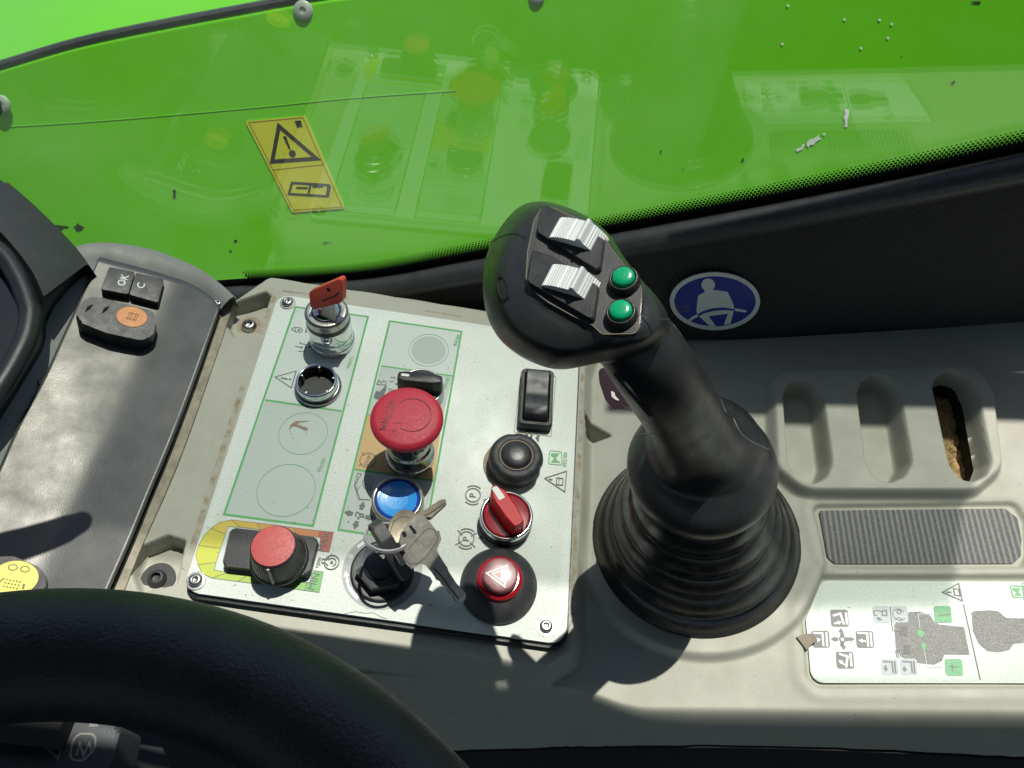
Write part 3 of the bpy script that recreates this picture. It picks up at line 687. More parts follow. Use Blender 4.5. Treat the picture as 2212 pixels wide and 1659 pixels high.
# throttle scale
segs = [([(1405, 510), (1545, 525), (1500, 725), (1400, 712), (1412, 580), (1393, 577)], (.34, .075, .04)),
        ([(1150, 480), (1405, 510), (1393, 577), (1168, 550)], (.48, .17, .04)), ([(955, 453), (1150, 480), (1168, 550), (990, 525)], (.50, .24, .04)),
        ([(770, 430), (955, 453), (990, 525), (815, 502)], (.52, .30, .05)), ([(520, 400), (770, 430), (815, 502), (605, 473)], (.53, .37, .05)),
        ([(310, 485), (400, 425), (520, 400), (605, 473), (480, 468), (458, 545)], (.53, .44, .05)), ([(185, 657), (240, 560), (310, 485), (458, 545), (410, 685)], (.50, .48, .05)),
        ([(180, 850), (158, 750), (185, 657), (410, 685), (362, 830)], (.47, .50, .055)), ([(320, 985), (225, 940), (180, 850), (362, 830), (345, 905), (480, 928)], (.42, .49, .06)),
        ([(580, 1020), (320, 985), (480, 928), (685, 955)], (.36, .47, .06)), ([(825, 1050), (580, 1020), (685, 955), (862, 978)], (.30, .45, .07)),
        ([(995, 1072), (825, 1050), (862, 978), (1000, 995)], (.24, .43, .08)), ([(1250, 1110), (995, 1072), (1000, 995), (1275, 1030)], (.18, .40, .08)),
        ([(1400, 1130), (1250, 1110), (1275, 1030), (1300, 1033), (1342, 910), (1443, 925)], (.11, .34, .08))]
for i, (pp, cc) in enumerate(segs):
    d = Decal(FA, .15); d.poly(k6(*pp)); d.build('scale_segment', M('scale_ink', cc, .45, var=.06, vscale=900), pan)
d = Decal(FA, .22)
for pp, cc in segs: d.line(k6(*pp), .22, closed=True)
d.text('MAX', k6((1452, 622))[0], 5.4, 84); d.text('MIN', k6((1348, 1018))[0], 5.4, 84)
d.build('scale_lines', m_ink, pan)
d = Decal(FA, .14); d.poly(k6((480, 468), (1412, 580), (1345, 1035), (350, 910))); d.build('scale_window', m_cell2, pan)
# switch surround ring of the ignition
ci = FA.uv(826, 1232)
d = Decal(FA, .12); d.ring(ci, 19.3, 4.2, px=False, n=72); d.build('ignition_ring', m_inkl, pan)
d = Decal(FA, .2)
def ong(a, r): q = math.radians(a); return (ci[0]+r*math.cos(q), ci[1]+r*math.sin(q))
d.text('0', ong(163, 19.3), 3.6, 75, px=False); d.arrow(ong(215, 19.5), ong(188, 19.5), 1.2, 3, px=False)
d.ring(ci, 19.2, 1.6, px=False, a0=215, a1=240, n=12); d.ring(ci, 19.2, 1.8, px=False, a0=128, a1=145, n=10); d.build('ring_marks', m_white, pan)
m_edge = M('edge_grime', (.375, .375, .30), .75, var=.1, vscale=200, dust=(.24, .17, .09), dust_amt=.75, dscale=160)
fz6 = Frame((0, 0, BZ)); d = Decal(fz6, .12)
d.line([(x, y) for x, y in spline([fz6.uv(*p) for p in ((592, 640), (560, 730), (510, 880), (450, 1070), (392, 1262))], 10)], 3.2, px=False)
og = d.cut('edge_grime', m_edge, pan); og.location = (0, 0, BZ*S); d.line([fz6.uv(*p) for p in ((612, 628), (800, 652), (1000, 684))], 1.2, px=False)
og = d.cut('edge_grime', m_edge, pan); og.location = (0, 0, BZ*S); d.line([fz6.uv(*p) for p in ((1259, 800), (1252, 960), (1244, 1150), (1236, 1330))], 2.6, px=False)
og = d.build('edge_grime', m_edge, pan); og.location = (0, 0, BZ*S)
# stains
d = Decal(FA, .2); blob = k4((870, 1260), (880, 1220), (925, 1188), (1045, 1188), (960, 1200), (935, 1215), (1010, 1240), (1025, 1255), (1000, 1265), (930, 1235), (900, 1230)); d.poly(blob); d.line(k4((1005, 1265), (1010, 1300)), .25); d.line(k4((875, 1255), (890, 1300)), .25); d.build('paint_scar', M('scar_brown', (.23, .17, .12), .7, var=.5, vscale=900), pan)
d = Decal(FA, .2); d.line([FA.uv(*p) for p in k7((140, 1275), (230, 1258), (300, 1272), (380, 1268), (430, 1300), (490, 1318))], .25, px=False); d.build('hairline_crack', m_dirtline, pan)
d = Decal(FA, .18)
for k in range(150):
    u, v = rng.uniform(-160, 45), rng.uniform(-155, 50)
    if sdf(np.array([u]), np.array([v]), pl)[0] < -2: d.poly([(u+x*rng.uniform(.7, 1.3), v+y*rng.uniform(.7, 1.3)) for x, y in circ(rng.choice([.12, .18, .3], p=[.5, .35, .15]), 6)], px=False)
o = d.build('dirt_speck', M('speck', (.09, .08, .06), .8), pan); o['kind'] = 'stuff'
for px_, py_ in ((622, 655), (424, 1255), (1179, 1354), (1222, 752)):
    f = FA.at(px_, py_)
    wv = lathe('screw_washer', [(2, .05), (5.0, .05), (5.0, .7), (2, .8)], m_steel, pan, seg=36); wv.matrix_local = local(pan, f)
    b = lathe('screw', rp([(3.6, 0), (3.6, 1.2), (2.6, 2.2), (1.4, 2.3), (1.4, 1.0), (0, 1)], .5), m_steel, wv, seg=28); b.location = (0, 0, .7*S)

# ================================================================== SWITCHES
# key switch
f = FA.at(719, 736)
t = thing('key_switch', f, 'tall chrome cylinder key switch at the top left of the panel', 'key switch')
lathe('chrome_barrel', rp([(14.2, 0), (14.2, 4), (13.6, 4.6), (13.6, 10), (13.2, 10.3), (13.6, 10.7), (13.6, 21.5), (0, 21.5)], .3), m_chrome, t, 72)
lathe('black_collar', rp([(13.3, 21.2), (13.3, 24.4), (13, 24.8), (0, 24.8)], .3), m_black, t, 72)
lathe('top_ring', rp([(13.2, 24.8), (13.2, 30.0), (11.8, 31), (8.8, 31), (8.4, 28.5), (0, 28.5)], .5), m_steel, t, 72)
lathe('lock_face', rp([(8.2, 28), (8, 31.6), (5, 33), (0, 33.2)], .6), m_chrome, t, 40)
# red key in it
fk = Frame(FA.ray(709, 690, 0), (-.2, -.93, .3), (1, -.22, 0)); fk = Frame(np.array(f.w(0, -1.5, 40)), (-.18, -.90, .38), (1, -.2, .12))
rk = thing('red_key', fk, 'orange-red plastic headed key standing in the chrome key switch', 'key')
kp = rnd([fk.uv(*p) for p in ((672, 627), (738, 598), (744, 603), (744, 646), (738, 651), (682, 665), (675, 661))], [1.5, 1.5, 1.5, 1.5, 1, 1, 1.5], 4)
V, F = prism_vf(kp, -2.6, 2.6, .7, 3); mk('key_head', V, F, m_keyred, rk)
hc = fk.uv(710, 626, 2.6); mh = lathe('key_hole', [(1.25, 0), (1.25, .15), (0, .15)], m_groove, rk, 20); mh.location = (hc[0]*S, hc[1]*S, 2.6*S)
sc_ = [fk.uv(*p, 2.6) for p in ((697, 650), (722, 640), (732, 632))]
mk('key_slot', *tube_vf([(x, y, 2.6) for x, y in sc_], .45, 8), m_groove, rk)
b0 = fk.uv(706, 661); V, F = prism_vf(rect(9, 14, b0[0]+1, b0[1]-4), -1, 1, .3); mk('key_blade', V, F, m_steel, rk)
# empty chrome ring
f = FA.at(688, 838)
t = thing('open_chrome_bezel', f, 'empty round chrome switch bezel beside the printed warning triangle', 'switch bezel')
def notch(a, j): return 1.0
lathe('base_flange', rp([(14.2, 0), (14.3, 2.2), (13, 3.2), (12.2, 3.3)], .6), m_steel, t, 72, caps=False)
lathe('chrome_rim', rp([(12.6, 2.6), (12.7, 6), (12.5, 8.6), (11.8, 9.2), (10.9, 9.1), (10.6, 8.2), (10.6, 6.0)], .5), m_chrome, t, 72, caps=False)
lathe('dark_bore', [(10.5, 7.6), (10.2, .5), (0, .45)], M('bore_dark', (.018, .022, .018), .4), t, 60, caps=False)
for a in (20, 95, 165, 245, 320):
    q = math.radians(a); V, F = prism_vf([(10.7*math.cos(q+s_)*k_, 10.7*math.sin(q+s_)*k_) for s_, k_ in ((-.07, 1), (.07, 1), (.06, .87), (-.06, .87))], 2, 8.4, .2); mk('inner_tab', V, F, m_steel, t)
# black selector
f = FA.at(910, 852)
t = thing('black_selector', f, 'black rotary selector with raised bar handle behind the red mushroom button', 'selector switch')
lathe('bezel', rp([(14.2, 0), (14.2, 7), (13.6, 8.6), (12.6, 8.8), (12.2, 7.5), (0, 7.5)], .7), M('pale_bezel', (.5, .51, .49), .3, metal=.6), t, 72)
lathe('dial', rp([(12.2, 7), (12.2, 9.4), (0, 9.4)], .4), m_black, t, 60)
hp = [(-15.5, -3.4), (-11, -5), (9, -5), (15, -3.6), (15, 3.6), (9, 5), (-11, 5), (-15.5, 3.4)]
g = math.radians(2); hp = [(x*.9*math.cos(g)-y*.9*math.sin(g), x*.9*math.sin(g)+y*.9*math.cos(g)) for x, y in rnd(hp, 2)]
mk('handle', *frust_vf([(hp, 9), ([(x*.98, y*.9) for x, y in hp], 18), ([(x*.95, y*.7) for x, y in hp], 19.4), ([(x*.9, y*.4) for x, y in hp], 19.8)]), m_black, t)
ml = Decal(f, 19.95); ml.poly(rnd([(-11.5, -.9), (-6.5, -.9), (-6.5, .9), (-11.5, .9)], .8), px=False); ml.build('pointer_mark', m_white, t)
# emergency stop
f = FA.at(887, 985)
t = thing('emergency_stop', f, 'large red mushroom emergency stop button with a turn arrow on top', 'stop button')
lathe('base_ring', rp([(14.4, 0), (14.4, 4.5), (13.6, 5.6), (12.5, 5.6)], .6), m_chrome, t, 72)
lathe('chrome_stem', rp([(13.2, 5), (13, 14), (11.6, 16), (11.4, 30)], .8), M('dark_chrome', (.33, .33, .31), .16, metal=1), t, 72)
lathe('black_skirt', [(12.2, 22), (12.3, 26), (12.1, 31)], m_black, t, 72, mod=lambda a, j: 1 if int(a*10) % 3 else .96)
lathe('mushroom_head', rp([(12.5, 30), (14, 33), (18.6, 39.5), (19.9, 42), (19.6, 44.4), (17.5, 46.2), (10, 47.2), (0, 47.5)], 2.2, 5), m_red, t, 96)
fh = Frame(f.w(0, 0, 47.4), f.N, f.X)
m_red2 = M('embossed_red', (.32, .012, .022), .5); m_red3 = M('raised_red', (.52, .035, .05), .4)
d = Decal(Frame(f.o, f.N, f.X), 47.42); d.f = f
def ks(*p): return [f.uv(*q, 47.4) for q in k5(*p)]
cc = ks((600, 950))[0]
d.h = 47.5
d.ring(cc, 10.2, .42, px=False, a0=-118, a1=142); d.line(ks((440, 1018), (515, 1022), (518, 1048)), .5, px=False); d.line(ks((468, 1075), (440, 1090), (435, 1065)), .3, px=False); d.build('turn_arrow', m_red2, t)
d = Decal(f, 47.15); d.text('Schneider', ks((390, 950))[0], 4.7, 86, px=False, bold=.02); d.h = 47.3; d.text('Electric', ks((432, 930))[0], 2.8, 86, px=False, bold=.02); d.build('raised_lettering', M('lettering_red', (.22, .006, .014), .5), t)
# blue push button
f = FA.at(861, 1094)
t = thing('blue_button', f, 'translucent blue push button in a clear ring below the red mushroom button', 'push button')
lathe('ring_body', rp([(14.6, 0), (14.6, 7), (14.3, 10.2), (13.2, 11), (12.4, 10.6), (12.2, 8), (0, 8)], .7), setin(M('clear_grey_ring', (.36, .36, .31), .18, metal=.5)), t, 72)
lathe('lens_rim', rp([(12.1, 7.5), (12.1, 10.4), (11.5, 10.0), (0, 9.0)], .5), m_blue2, t, 60)
lathe('lens', rp([(10.8, 9.2), (10.7, 10.6), (9.6, 10.3), (6, 9.7), (0, 9.5)], .5), m_blue, t, 60)
# rocker
f = FA.at(1157, 872, 2)
t = thing('rocker_switch', f, 'black rocker switch in a deep rounded frame on the right of the panel', 'rocker switch')
W_, H_ = 20.5, 41.5
lo_ = rnd(rect(W_, H_, 0, 1), 2.5, 6)
mk('frame', *frust_vf([(lo_, 0), (lo_, 5.5), ([(x*.93, (y-1)*.965+1) for x, y in lo_], 7.2), ([(x*.80, (y-1)*.88+1) for x, y in lo_], 7.2), ([(x*.76, (y-1)*.86+1) for x, y in lo_], 3.0)]), m_blackdull, t)
d = Decal(f, 7.3); inner = [(x*.83, (y-1)*.90+1) for x, y in lo_]; d.line(inner, .35, px=False, closed=True); d.build('dusty_edge', M('dust', (.16, .15, .12), .9), t)
rk_ = [(-7.2, -16.5), (7.2, -16.5), (7.2, 18.5), (-7.2, 18.5)]
V = []; F = []
prof = [(-16.4, 3), (-14, 8.6), (-12.6, 9.6), (-6, 10.0), (0, 8.6), (3, 8.2), (10, 9.4), (16, 11), (18.5, 10.6), (18.6, 3)]
for y, z in prof: V += [(-7.3, y, 3), (-7.3, y, z-.7), (-6.6, y, z), (6.6, y, z), (7.3, y, z-.7), (7.3, y, 3)]
for i in range(len(prof)-1):
    for k in range(5): a = i*6+k; F.append((a, a+1, a+7, a+6))
F += [tuple(range(6)), tuple(range(54, 60))]
mk('rocker', V, F, m_black, t, ang=40)
d = Decal(FA, .17); d.line([(x, y) for x, y in rect(22.6, 44.0, *FA.uv(1157, 872))], .3, px=False, closed=True); d.build('rocker_outline', m_dirtline, pan)
# black domed socket/knob
f = FA.at(1112, 1006)
t = thing('black_push_knob', f, 'round black knob with domed centre between the rocker and the red selector', 'knob')
lathe('rusty_flange', [(10, 0.1), (16.2, .1), (16.0, 1.2), (10, 1.3)], m_rust, t, 60).location = (-2.6*S, .4*S, 0)
lathe('skirt', rp([(13.5, 0), (15.2, 1), (15.2, 3), (14, 5)], .5), M('olive_black', (.03, .036, .026), .5), t, 64)
lathe('body', rp([(14.6, 4.5), (15.9, 6.5), (16.0, 10), (14.8, 13.2), (12.6, 14.2), (10, 13.8), (9.6, 12.6), (0, 12.6)], 1.2), m_blackdull, t, 80, mod=lambda a, j: 1-.05*max(0, math.cos(3*(a+.3)))**12)
lathe('dust_ring', [(9.9, 13.75), (9.75, 14.0), (9.3, 13.7)], M('tan_dust', (.30, .24, .17), .9), t, 60)
lathe('dome', rp([(9.3, 12.5), (9.2, 13.9), (7.6, 15.4), (4.5, 16.3), (0, 16.6)], 1.6, 5), M('satin_black', (.03, .031, .032), .33, bump=.25, bscale=1500, var=.3, vscale=200), t, 60)
# red illuminated selector
f = FA.at(1092, 1128)
t = thing('red_selector', f, 'translucent red rotary selector with pointed handle and chrome ring', 'selector switch')
lathe('black_base', rp([(15, 0), (15, 5.2), (14.3, 6)], .5), m_black, t, 64)
lathe('chrome_ring', rp([(14.4, 5.8), (14.9, 6.5), (14.9, 9.4), (14.2, 10.4), (13.0, 10.2), (12.6, 8.6)], .6), m_chrome, t, 72)
lathe('lens_disc', rp([(12.6, 7), (12.6, 9.8), (0, 9.8)], .5), m_rlens2, t, 60)
hp = rnd([(-15.0, -1.2), (-9, -5.4), (4, -5.4), (11.5, -4), (12, 0), (11.5, 4), (4, 5.4), (-9, 5.4), (-15.0, 1.2)], 1.6)
g = math.radians(129-180); rot = lambda P_: [(x*math.cos(g)-y*math.sin(g), x*math.sin(g)+y*math.cos(g)) for x, y in P_]
mk('handle', *frust_vf([(rot(hp), 9), (rot([(x*1.0, y*.92) for x, y in hp]), 17), (rot([(x*.99, y*.8) for x, y in hp]), 20.5), (rot([(x*.96, y*.66) for x, y in hp]), 21.2)]), m_rlens, t, ang=25)
d = Decal(f, 21.35); d.poly(rot(rnd([(-13.8, -1.6), (-5.5, -1.9), (-5.5, 1.9), (-13.8, 1.6)], .7)), px=False); d.build('pointer_mark', m_white, t)
# hazard switch
f = FA.at(1077, 1266)
t = thing('hazard_button', f, 'hazard warning push button with white triangle on a round black rubber base', 'push button')
lathe('rubber_base', rp([(20.8, 0), (20.7, 2.5), (18.6, 6.5), (15, 9.6), (12.4, 11.2), (11, 11.4)], 2.0), m_blackdull, t, 80)
lathe('red_collar', rp([(12.0, 9.0), (12.2, 11.2), (11.9, 13.6), (10.4, 14.2), (0, 14.2)], .8), m_rlens2, t, 64)
lathe('cap', rp([(9.4, 13), (9.4, 17.6), (8.6, 18.6), (5, 19.0), (0, 19.1)], .8), m_hazcap, t, 64)
d = Decal(f, 19.25)
def kh(*p): return [f.uv(*q, 19.2) for q in k7(*p)]
d.line(kh((1316, 940), (1486, 876), (1465, 1052)), .75, px=False, closed=True); d.line(kh((1365, 946), (1448, 914), (1440, 1000)), .6, px=False, closed=True); d.build('triangle_mark', m_white, t)
d = Decal(f, 19.2); d.poly(kh((1398, 952), (1438, 935), (1430, 975)), px=False); d.build('triangle_centre', M('red_mark', (.5, .05, .05), .4), t)
# throttle knob
f = FA.at(584, 1205)
t = thing('throttle_knob', f, 'black rectangular base with a ribbed dial and faded red cap at the throttle scale', 'knob')
bp_ = rnd([f.uv(*p) for p in k6((500, 545), (530, 508), (1390, 605), (1360, 735), (1290, 1010), (1250, 1020), (420, 912), (412, 880))], [.5, 3, 3, 2, 2, 2, 3, .5], 6)
bp_ = rnd([f.uv(*p, 4) for p in k6((521, 494), (1398, 596), (1299, 975), (432, 877))], 2.5, 6)
prism('base_block', bp_, 0, 6.5, m_blackdull, t, bev=1.2)
fc = f.uv(*k6((1003, 790))[0], 6.5)
a_ = lathe('skirt_ring', rp([(15.2, 6.4), (15.3, 8), (14.4, 9)], .5), m_black, t, 72); a_.location = (fc[0]*S, fc[1]*S, 0)
a_ = lathe('dial', rp([(14.6, 7), (14.2, 9), (11.6, 23.5), (11.2, 24.4), (0, 24.4)], .4), m_black, t, 120, mod=lambda a, j: 1 if j > 10 else 1+.012*math.cos(60*a)); a_.location = (fc[0]*S, fc[1]*S, 0)
a2 = lathe('red_cap', rp([(10.9, 24.3), (10.9, 25.0), (0, 25.0)], .3), m_redfade, a_, 64)
mk('pointer_line', *tube_vf([(.4, -11.7, 23.2), (1.0, -14.3, 9.6)], .75, 8), M('cream_mark', (.5, .48, .4), .5), a_)
# ignition switch with keys
f = FA.at(826, 1234)
t = thing('ignition_switch', f, 'black ignition lock with hexagonal nut inside a printed grey ring', 'ignition lock')
lathe('round_washer', rp([(17.0, 0), (17.0, 1.5), (16, 1.9), (13, 1.9)], .4), m_black, t, 64)
hx = [(13.6*math.cos(math.radians(60*k+18)), 13.6*math.sin(math.radians(60*k+18))) for k in range(6)]
prism('hex_nut', rnd(hx, .8, 3), 1.6, 8.5, M('nut_black', (.05, .055, .058), .3, metal=.3), t, bev=1.0)
lathe('lock_barrel', rp([(9.2, 8.4), (9, 9.6), (7.5, 10.2), (0, 10)], .5), m_black, t, 48)
ik = Frame(f.w(-2, -1, 10), f.N, f.X)
# black-headed key: an upright slab from the lock towards the upper left
K0, K1 = Frame((0, 0, 0)).ray(874, 1243, 17), Frame((0, 0, 0)).ray(806, 1130, 36)
# the slab faces sideways
kx = K1-K0; Lk = np.linalg.norm(kx); kx /= Lk
kn = np.cross(kx, np.array([.25, .35, 1])); kn = np.cross(kx, np.cross(np.array([-.3, -.9, .5]), kx))
kn = np.cross(np.array([0, 0, 1.]), kx); kn /= np.linalg.norm(kn)
fkb = Frame((K0+K1)/2, kn, kx)
bk_ = thing('black_ignition_key', fkb, 'black plastic headed key turned in the ignition lock and carrying the ring', 'key')
kk = rnd([(-Lk/2, -8.0), (Lk/2-8, -12.0), (Lk/2+1, -8), (Lk/2+1, .5), (Lk/2-3, 2.5), (-Lk/2+2, 2.5), (-Lk/2, .5)], [2, 4, 4, 3, 3, 2, 2], 5)
V, F = prism_vf(kk, -3.1, 3.1, .9, 3); mk('key_head', V, F, m_blackdull, bk_)
V, F = prism_vf(rect(6, 9, -3, -12), -1.2, 1.2, .2); mk('key_blade', V, F, m_steel, bk_)
# split ring
rc0 = Frame((0, 0, 0)).ray(836, 1164, 37)
fr_ = Frame(rc0, (.05, .50, .86), (1, .1, 0))
kr = thing('key_ring', fr_, 'small steel split ring joining the keys above the ignition lock', 'key ring')
pts = [((11.0+.25*math.sin(a/2))*math.cos(a), 11.0*math.sin(a), .85*a/(2*math.pi)) for a in np.linspace(0, 4*math.pi, 120)]
mk('wire_coil', *tube_vf(pts, .7, 10), M('ring_steel', (.5, .5, .48), .25, metal=.6), kr)
# silver key
A3, B3 = Frame((0, 0, 0)).ray(893, 1165, 39), Frame((0, 0, 0)).ray(1000, 1296, 11)
xk = B3-A3; xk /= np.linalg.norm(xk); side = Frame((0, 0, 0)).ray(945, 1150, 35)-A3; nk = np.cross(xk, side); nk = nk if nk[2] > 0 else -nk
fs = Frame(A3, nk, xk)
sk = thing('silver_key', fs, 'worn silver key hanging from the ring with its toothed blade towards the hazard button', 'key')
outl = k7((735, 462), (790, 470), (832, 505), (925, 620), (935, 655), (893, 740), (900, 765), (945, 835), (962, 860), (985, 890), (992, 925), (1055, 1015), (1120, 1080), (1137, 1110), (1135, 1150), (1112, 1180), (1060, 1180), (1040, 1150), (1032, 1125), (1008, 1105), (990, 1085), (978, 1050), (948, 1040), (930, 1005), (905, 998), (888, 968), (868, 935), (820, 880), (790, 862), (760, 858), (708, 890), (690, 900), (640, 860), (622, 830), (640, 760), (610, 740), (590, 690), (612, 610), (690, 500))
V, F = prism_vf([fs.uv(*p) for p in outl], -1.1, 1.1, .22, 2); mk('key_body', V, F, m_keysteel, sk, ang=30)
d = Decal(fs, 1.15); d.line(k7((660, 780), (645, 830), (685, 868), (740, 858), (800, 820), (905, 680), (912, 640), (880, 580), (840, 565), (800, 590), (660, 745)), .35); d.line(k7((880, 900), (945, 965), (1010, 1060), (1085, 1150)), .8); d.build('key_groove', M('dark_groove', (.06, .055, .045), .6), sk)
d = Decal(fs, 1.18); d.poly(rnd(k7((668, 548), (690, 540), (732, 590), (735, 612), (715, 615)), .8)); d.poly(k7((610, 600), (640, 590), (655, 630), (628, 645))); d.build('ring_slot', m_groove, sk)
# brass key with blade to the upper right
A4 = Frame((0, 0, 0)).ray(862, 1145, 33); B4 = Frame((0, 0, 0)).ray(962, 1086, 24); C4 = Frame((0, 0, 0)).ray(850, 1105, 30)
xk = B4-A4; xk /= np.linalg.norm(xk); nk = np.cross(xk, C4-A4); nk = nk if nk[2] > 0 else -nk
fbk = Frame(A4, nk, xk)
bk2 = thing('brass_key', fbk, 'brassy round headed key behind the silver key with blade towards the upper right', 'key')
o1 = k7((505, 640), (500, 570), (515, 510), (560, 450), (620, 418), (680, 425), (720, 460), (735, 462), (800, 430), (830, 405), (862, 388), (870, 375), (895, 370), (905, 352), (925, 350), (935, 338), (975, 336), (980, 370), (850, 490), (820, 480), (740, 520), (700, 600), (620, 690), (540, 700))
V, F = prism_vf([fbk.uv(*p) for p in o1], -1.1, 1.1, .25, 2); mk('key_body', V, F, m_bronze, bk2, ang=30)
d = Decal(fbk, 1.15); d.line(k7((970, 358), (850, 440), (800, 462)), .8); d.line(k7((515, 600), (545, 510), (610, 470), (690, 480)), .4); d.build('key_groove', M('brass_groove', (.07, .05, .03), .6), bk2)

# ================================================================== LEFT FASCIA
def zL(x): x = np.asarray(x, float); s_ = np.logaddexp(0, (-231-x)/3.5)*3.5; return 1.5+.30*s_
def rayz(px_, py_, dz=0.):                         # hit on the bent fascia surface
    v = R@np.array([px_-CX, -(py_-CY), -FO]); lo, hi = 250., 900.
    vv = v/np.linalg.norm(v)
    for _ in range(50):
        m_ = (lo+hi)/2; p = CAM+vv*m_
        if p[2] > zL(p[0])+dz: lo = m_
        else: hi = m_
    return CAM+vv*lo
dash = thing('dash_fascia', FW, 'worn black dash fascia strip left of the switch panel in a grey frame', 'dash panel')
lft = [rayz(*p) for p in ((216, 560), (203, 585), (150, 700), (95, 822), (40, 925), (-5, 1025), (-70, 1160), (-140, 1330))]
rgt = [rayz(*p) for p in ((476, 668), (470, 682), (440, 772), (400, 882), (362, 980), (325, 1068), (285, 1165), (225, 1300))]
lft = spline(lft, 6); rgt = spline(rgt, 6); nu = 48; V = []; F = []
top_in = [rayz(*p) for p in ((216, 560), (260, 572), (330, 590), (400, 612), (450, 640), (476, 668))]
for j, (a, b) in enumerate(zip(lft, rgt)):
    a, b = np.array(a), np.array(b)
    for i in range(nu+1):
        u = i/nu; p = a*(1-u)+b*u
        if j < 12:                                  # arched top edge
            tt_ = np.array(spline(top_in, 8)); k = u*(len(tt_)-1); k0 = int(k); k1 = min(k0+1, len(tt_)-1); tp = tt_[k0]*(1-(k-k0))+tt_[k1]*(k-k0)
            p0 = np.array(lft[12])*(1-u)+np.array(rgt[12])*u; w_ = j/12; p = tp*(1-w_)+p0*w_
        V.append((p[0], p[1], float(zL(p[0]))+.15*math.sin(p[1]*.05+p[0]*.03)))
for j in range(len(lft)-1):
    for i in range(nu): a = j*(nu+1)+i; F.append((a, a+1, a+nu+2, a+nu+1))
fas = mk('black_fascia', V, F, m_fascia, dash)
so_ = fas.modifiers.new('thick', 'SOLIDIFY'); so_.thickness = .0025; so_.offset = -1
# grey frame beneath, larger
def strip(name, outer, inner, mat, dzo, dzi, lip=0., parent=dash, n=8):
    O = spline([rayz(*p, dzo) for p in outer], n); I = spline([rayz(*p, dzi) for p in inner], n); V = []; F = []
    for a, b in zip(O, I):
        a, b = np.array(a), np.array(b); m1 = a*.7+b*.3+np.array([0, 0, lip]); m2 = a*.25+b*.75+np.array([0, 0, lip*.8])
        V += [tuple(a-np.array([0, 0, 14])), tuple(a), tuple(m1), tuple(m2), tuple(b), tuple(b-np.array([0, 0, 8]))]
    for i in range(len(O)-1):
        for k in range(5): q_ = i*6+k; F.append((q_, q_+1, q_+7, q_+6))
    return mk(name, V, F, mat, parent, ang=45)
strip('frame_arch', [(120, 548), (190, 526), (255, 526), (335, 541), (420, 575), (470, 608), (506, 640)], [(150, 600), (212, 566), (262, 571), (335, 590), (405, 615), (452, 640), (478, 668)], m_greyframe, 3, .5, 1.5)
strip('frame_side', [(172, 560), (108, 682), (90, 735), (45, 812), (-18, 912), (-104, 1060)], [(216, 562), (150, 705), (97, 825), (42, 928), (0, 1015), (-60, 1130)], m_greyframe, 2.5, .2, .3)
# dusty ledge + dark gap on the right edge
strip('dusty_ledge', [(478, 668), (470, 690), (440, 780), (362, 988), (285, 1173), (230, 1300)], [(508, 640), (504, 655), (470, 760), (388, 990), (306, 1180), (262, 1290)], M('dusty_ledge', (.29, .27, .20), .8, bump=.6, bscale=900, var=.3, vscale=150), -5.5, -6.5, 0)
for px_, py_ in ((221, 566), (93, 828), (471, 657)):
    p = rayz(px_, py_, .3); b = lathe('screw', rp([(3.0, 0), (2.9, 1.2), (1.8, 2.2), (1.1, 2.2), (1.0, 1.2), (0, 1.2)], .5), m_steel, dash, 24)
    s0_ = -.3 if p[0] < -231 else 0; b.matrix_local = Frame(p, (.29 if p[0] < -231 else 0, 0, 1)).mat()
mk('base_tray', *box_vf(-420, -196, -230, 40, -30, -8), m_groove, dash, smooth=False)
# OK / C buttons
pL = rayz(285, 620, 0); FL = Frame(pL, (.29, 0, .957), (1, 0, -.3))
def uL(h, *p): return [FL.uv(*q, h) for q in p]
k3 = lambda *p: [(x*.479, 501+y*.479) for x, y in p]
for nm, pts, txt, tp, lab in (('ok_button', k3((492, 158), (608, 180), (578, 280), (455, 258)), 'OK', (556, 218), 'square black push button marked OK on the dash fascia'), ('c_button', k3((614, 184), (738, 212), (712, 318), (583, 282)), 'C', (637, 242), 'square black push button marked C beside the OK button')):
    fo_ = FL.at(*np.mean(pts, 0), h=0); b = thing(nm, fo_, lab, 'push button')
    P_ = [fo_.uv(*q, 9) for q in pts]; mk('cap', *prism_vf(rnd(P_, .7), -2, 9, .5), m_black, b)
    d = Decal(fo_, 9.1); d.text(txt, fo_.uv(*k3(tp)[0], 9.1), 6.2, 90 if txt == 'OK' else 92, px=False, bold=.01); d.build('lettering', m_white, b)
# rocker with orange lamp symbol
def pod(name, base, lab, cat, h):
    fo_ = FL.at(*base); return thing(name, fo_, lab, cat), fo_
t, fo_ = pod('fascia_rocker', (248, 700), 'black rocker switch with a round orange lamp symbol on the dash fascia', 'rocker switch', 0)
P0 = rnd([fo_.uv(*q, 0) for q in k3((352, 418), (655, 492), (700, 400), (360, 330))], 3, 5)
P1 = rnd([fo_.uv(*q, 15) for q in k3((340, 400), (345, 350), (385, 300), (440, 292), (690, 355), (705, 400), (690, 465), (640, 490), (480, 455))], 6, 6)
V, F = prism_vf(P1, 0, 15, 1.5, 4); mk('rocker_body', V, F, m_black, t)
ce = fo_.uv(*k3((595, 382))[0], 15.1); d = Decal(fo_, 15.15); d.disc(ce, 8.6, px=False, asp=.86); d.build('orange_disc', m_amber, t)
d = Decal(fo_, 15.3); d.ring(ce, 8.7, .35, px=False, asp=.86)
for x_ in (-2, -.6, 1.4, 2.6): d.line([(ce[0]+x_, ce[1]-3), (ce[0]+x_+.4, ce[1]+3)], .4, px=False)
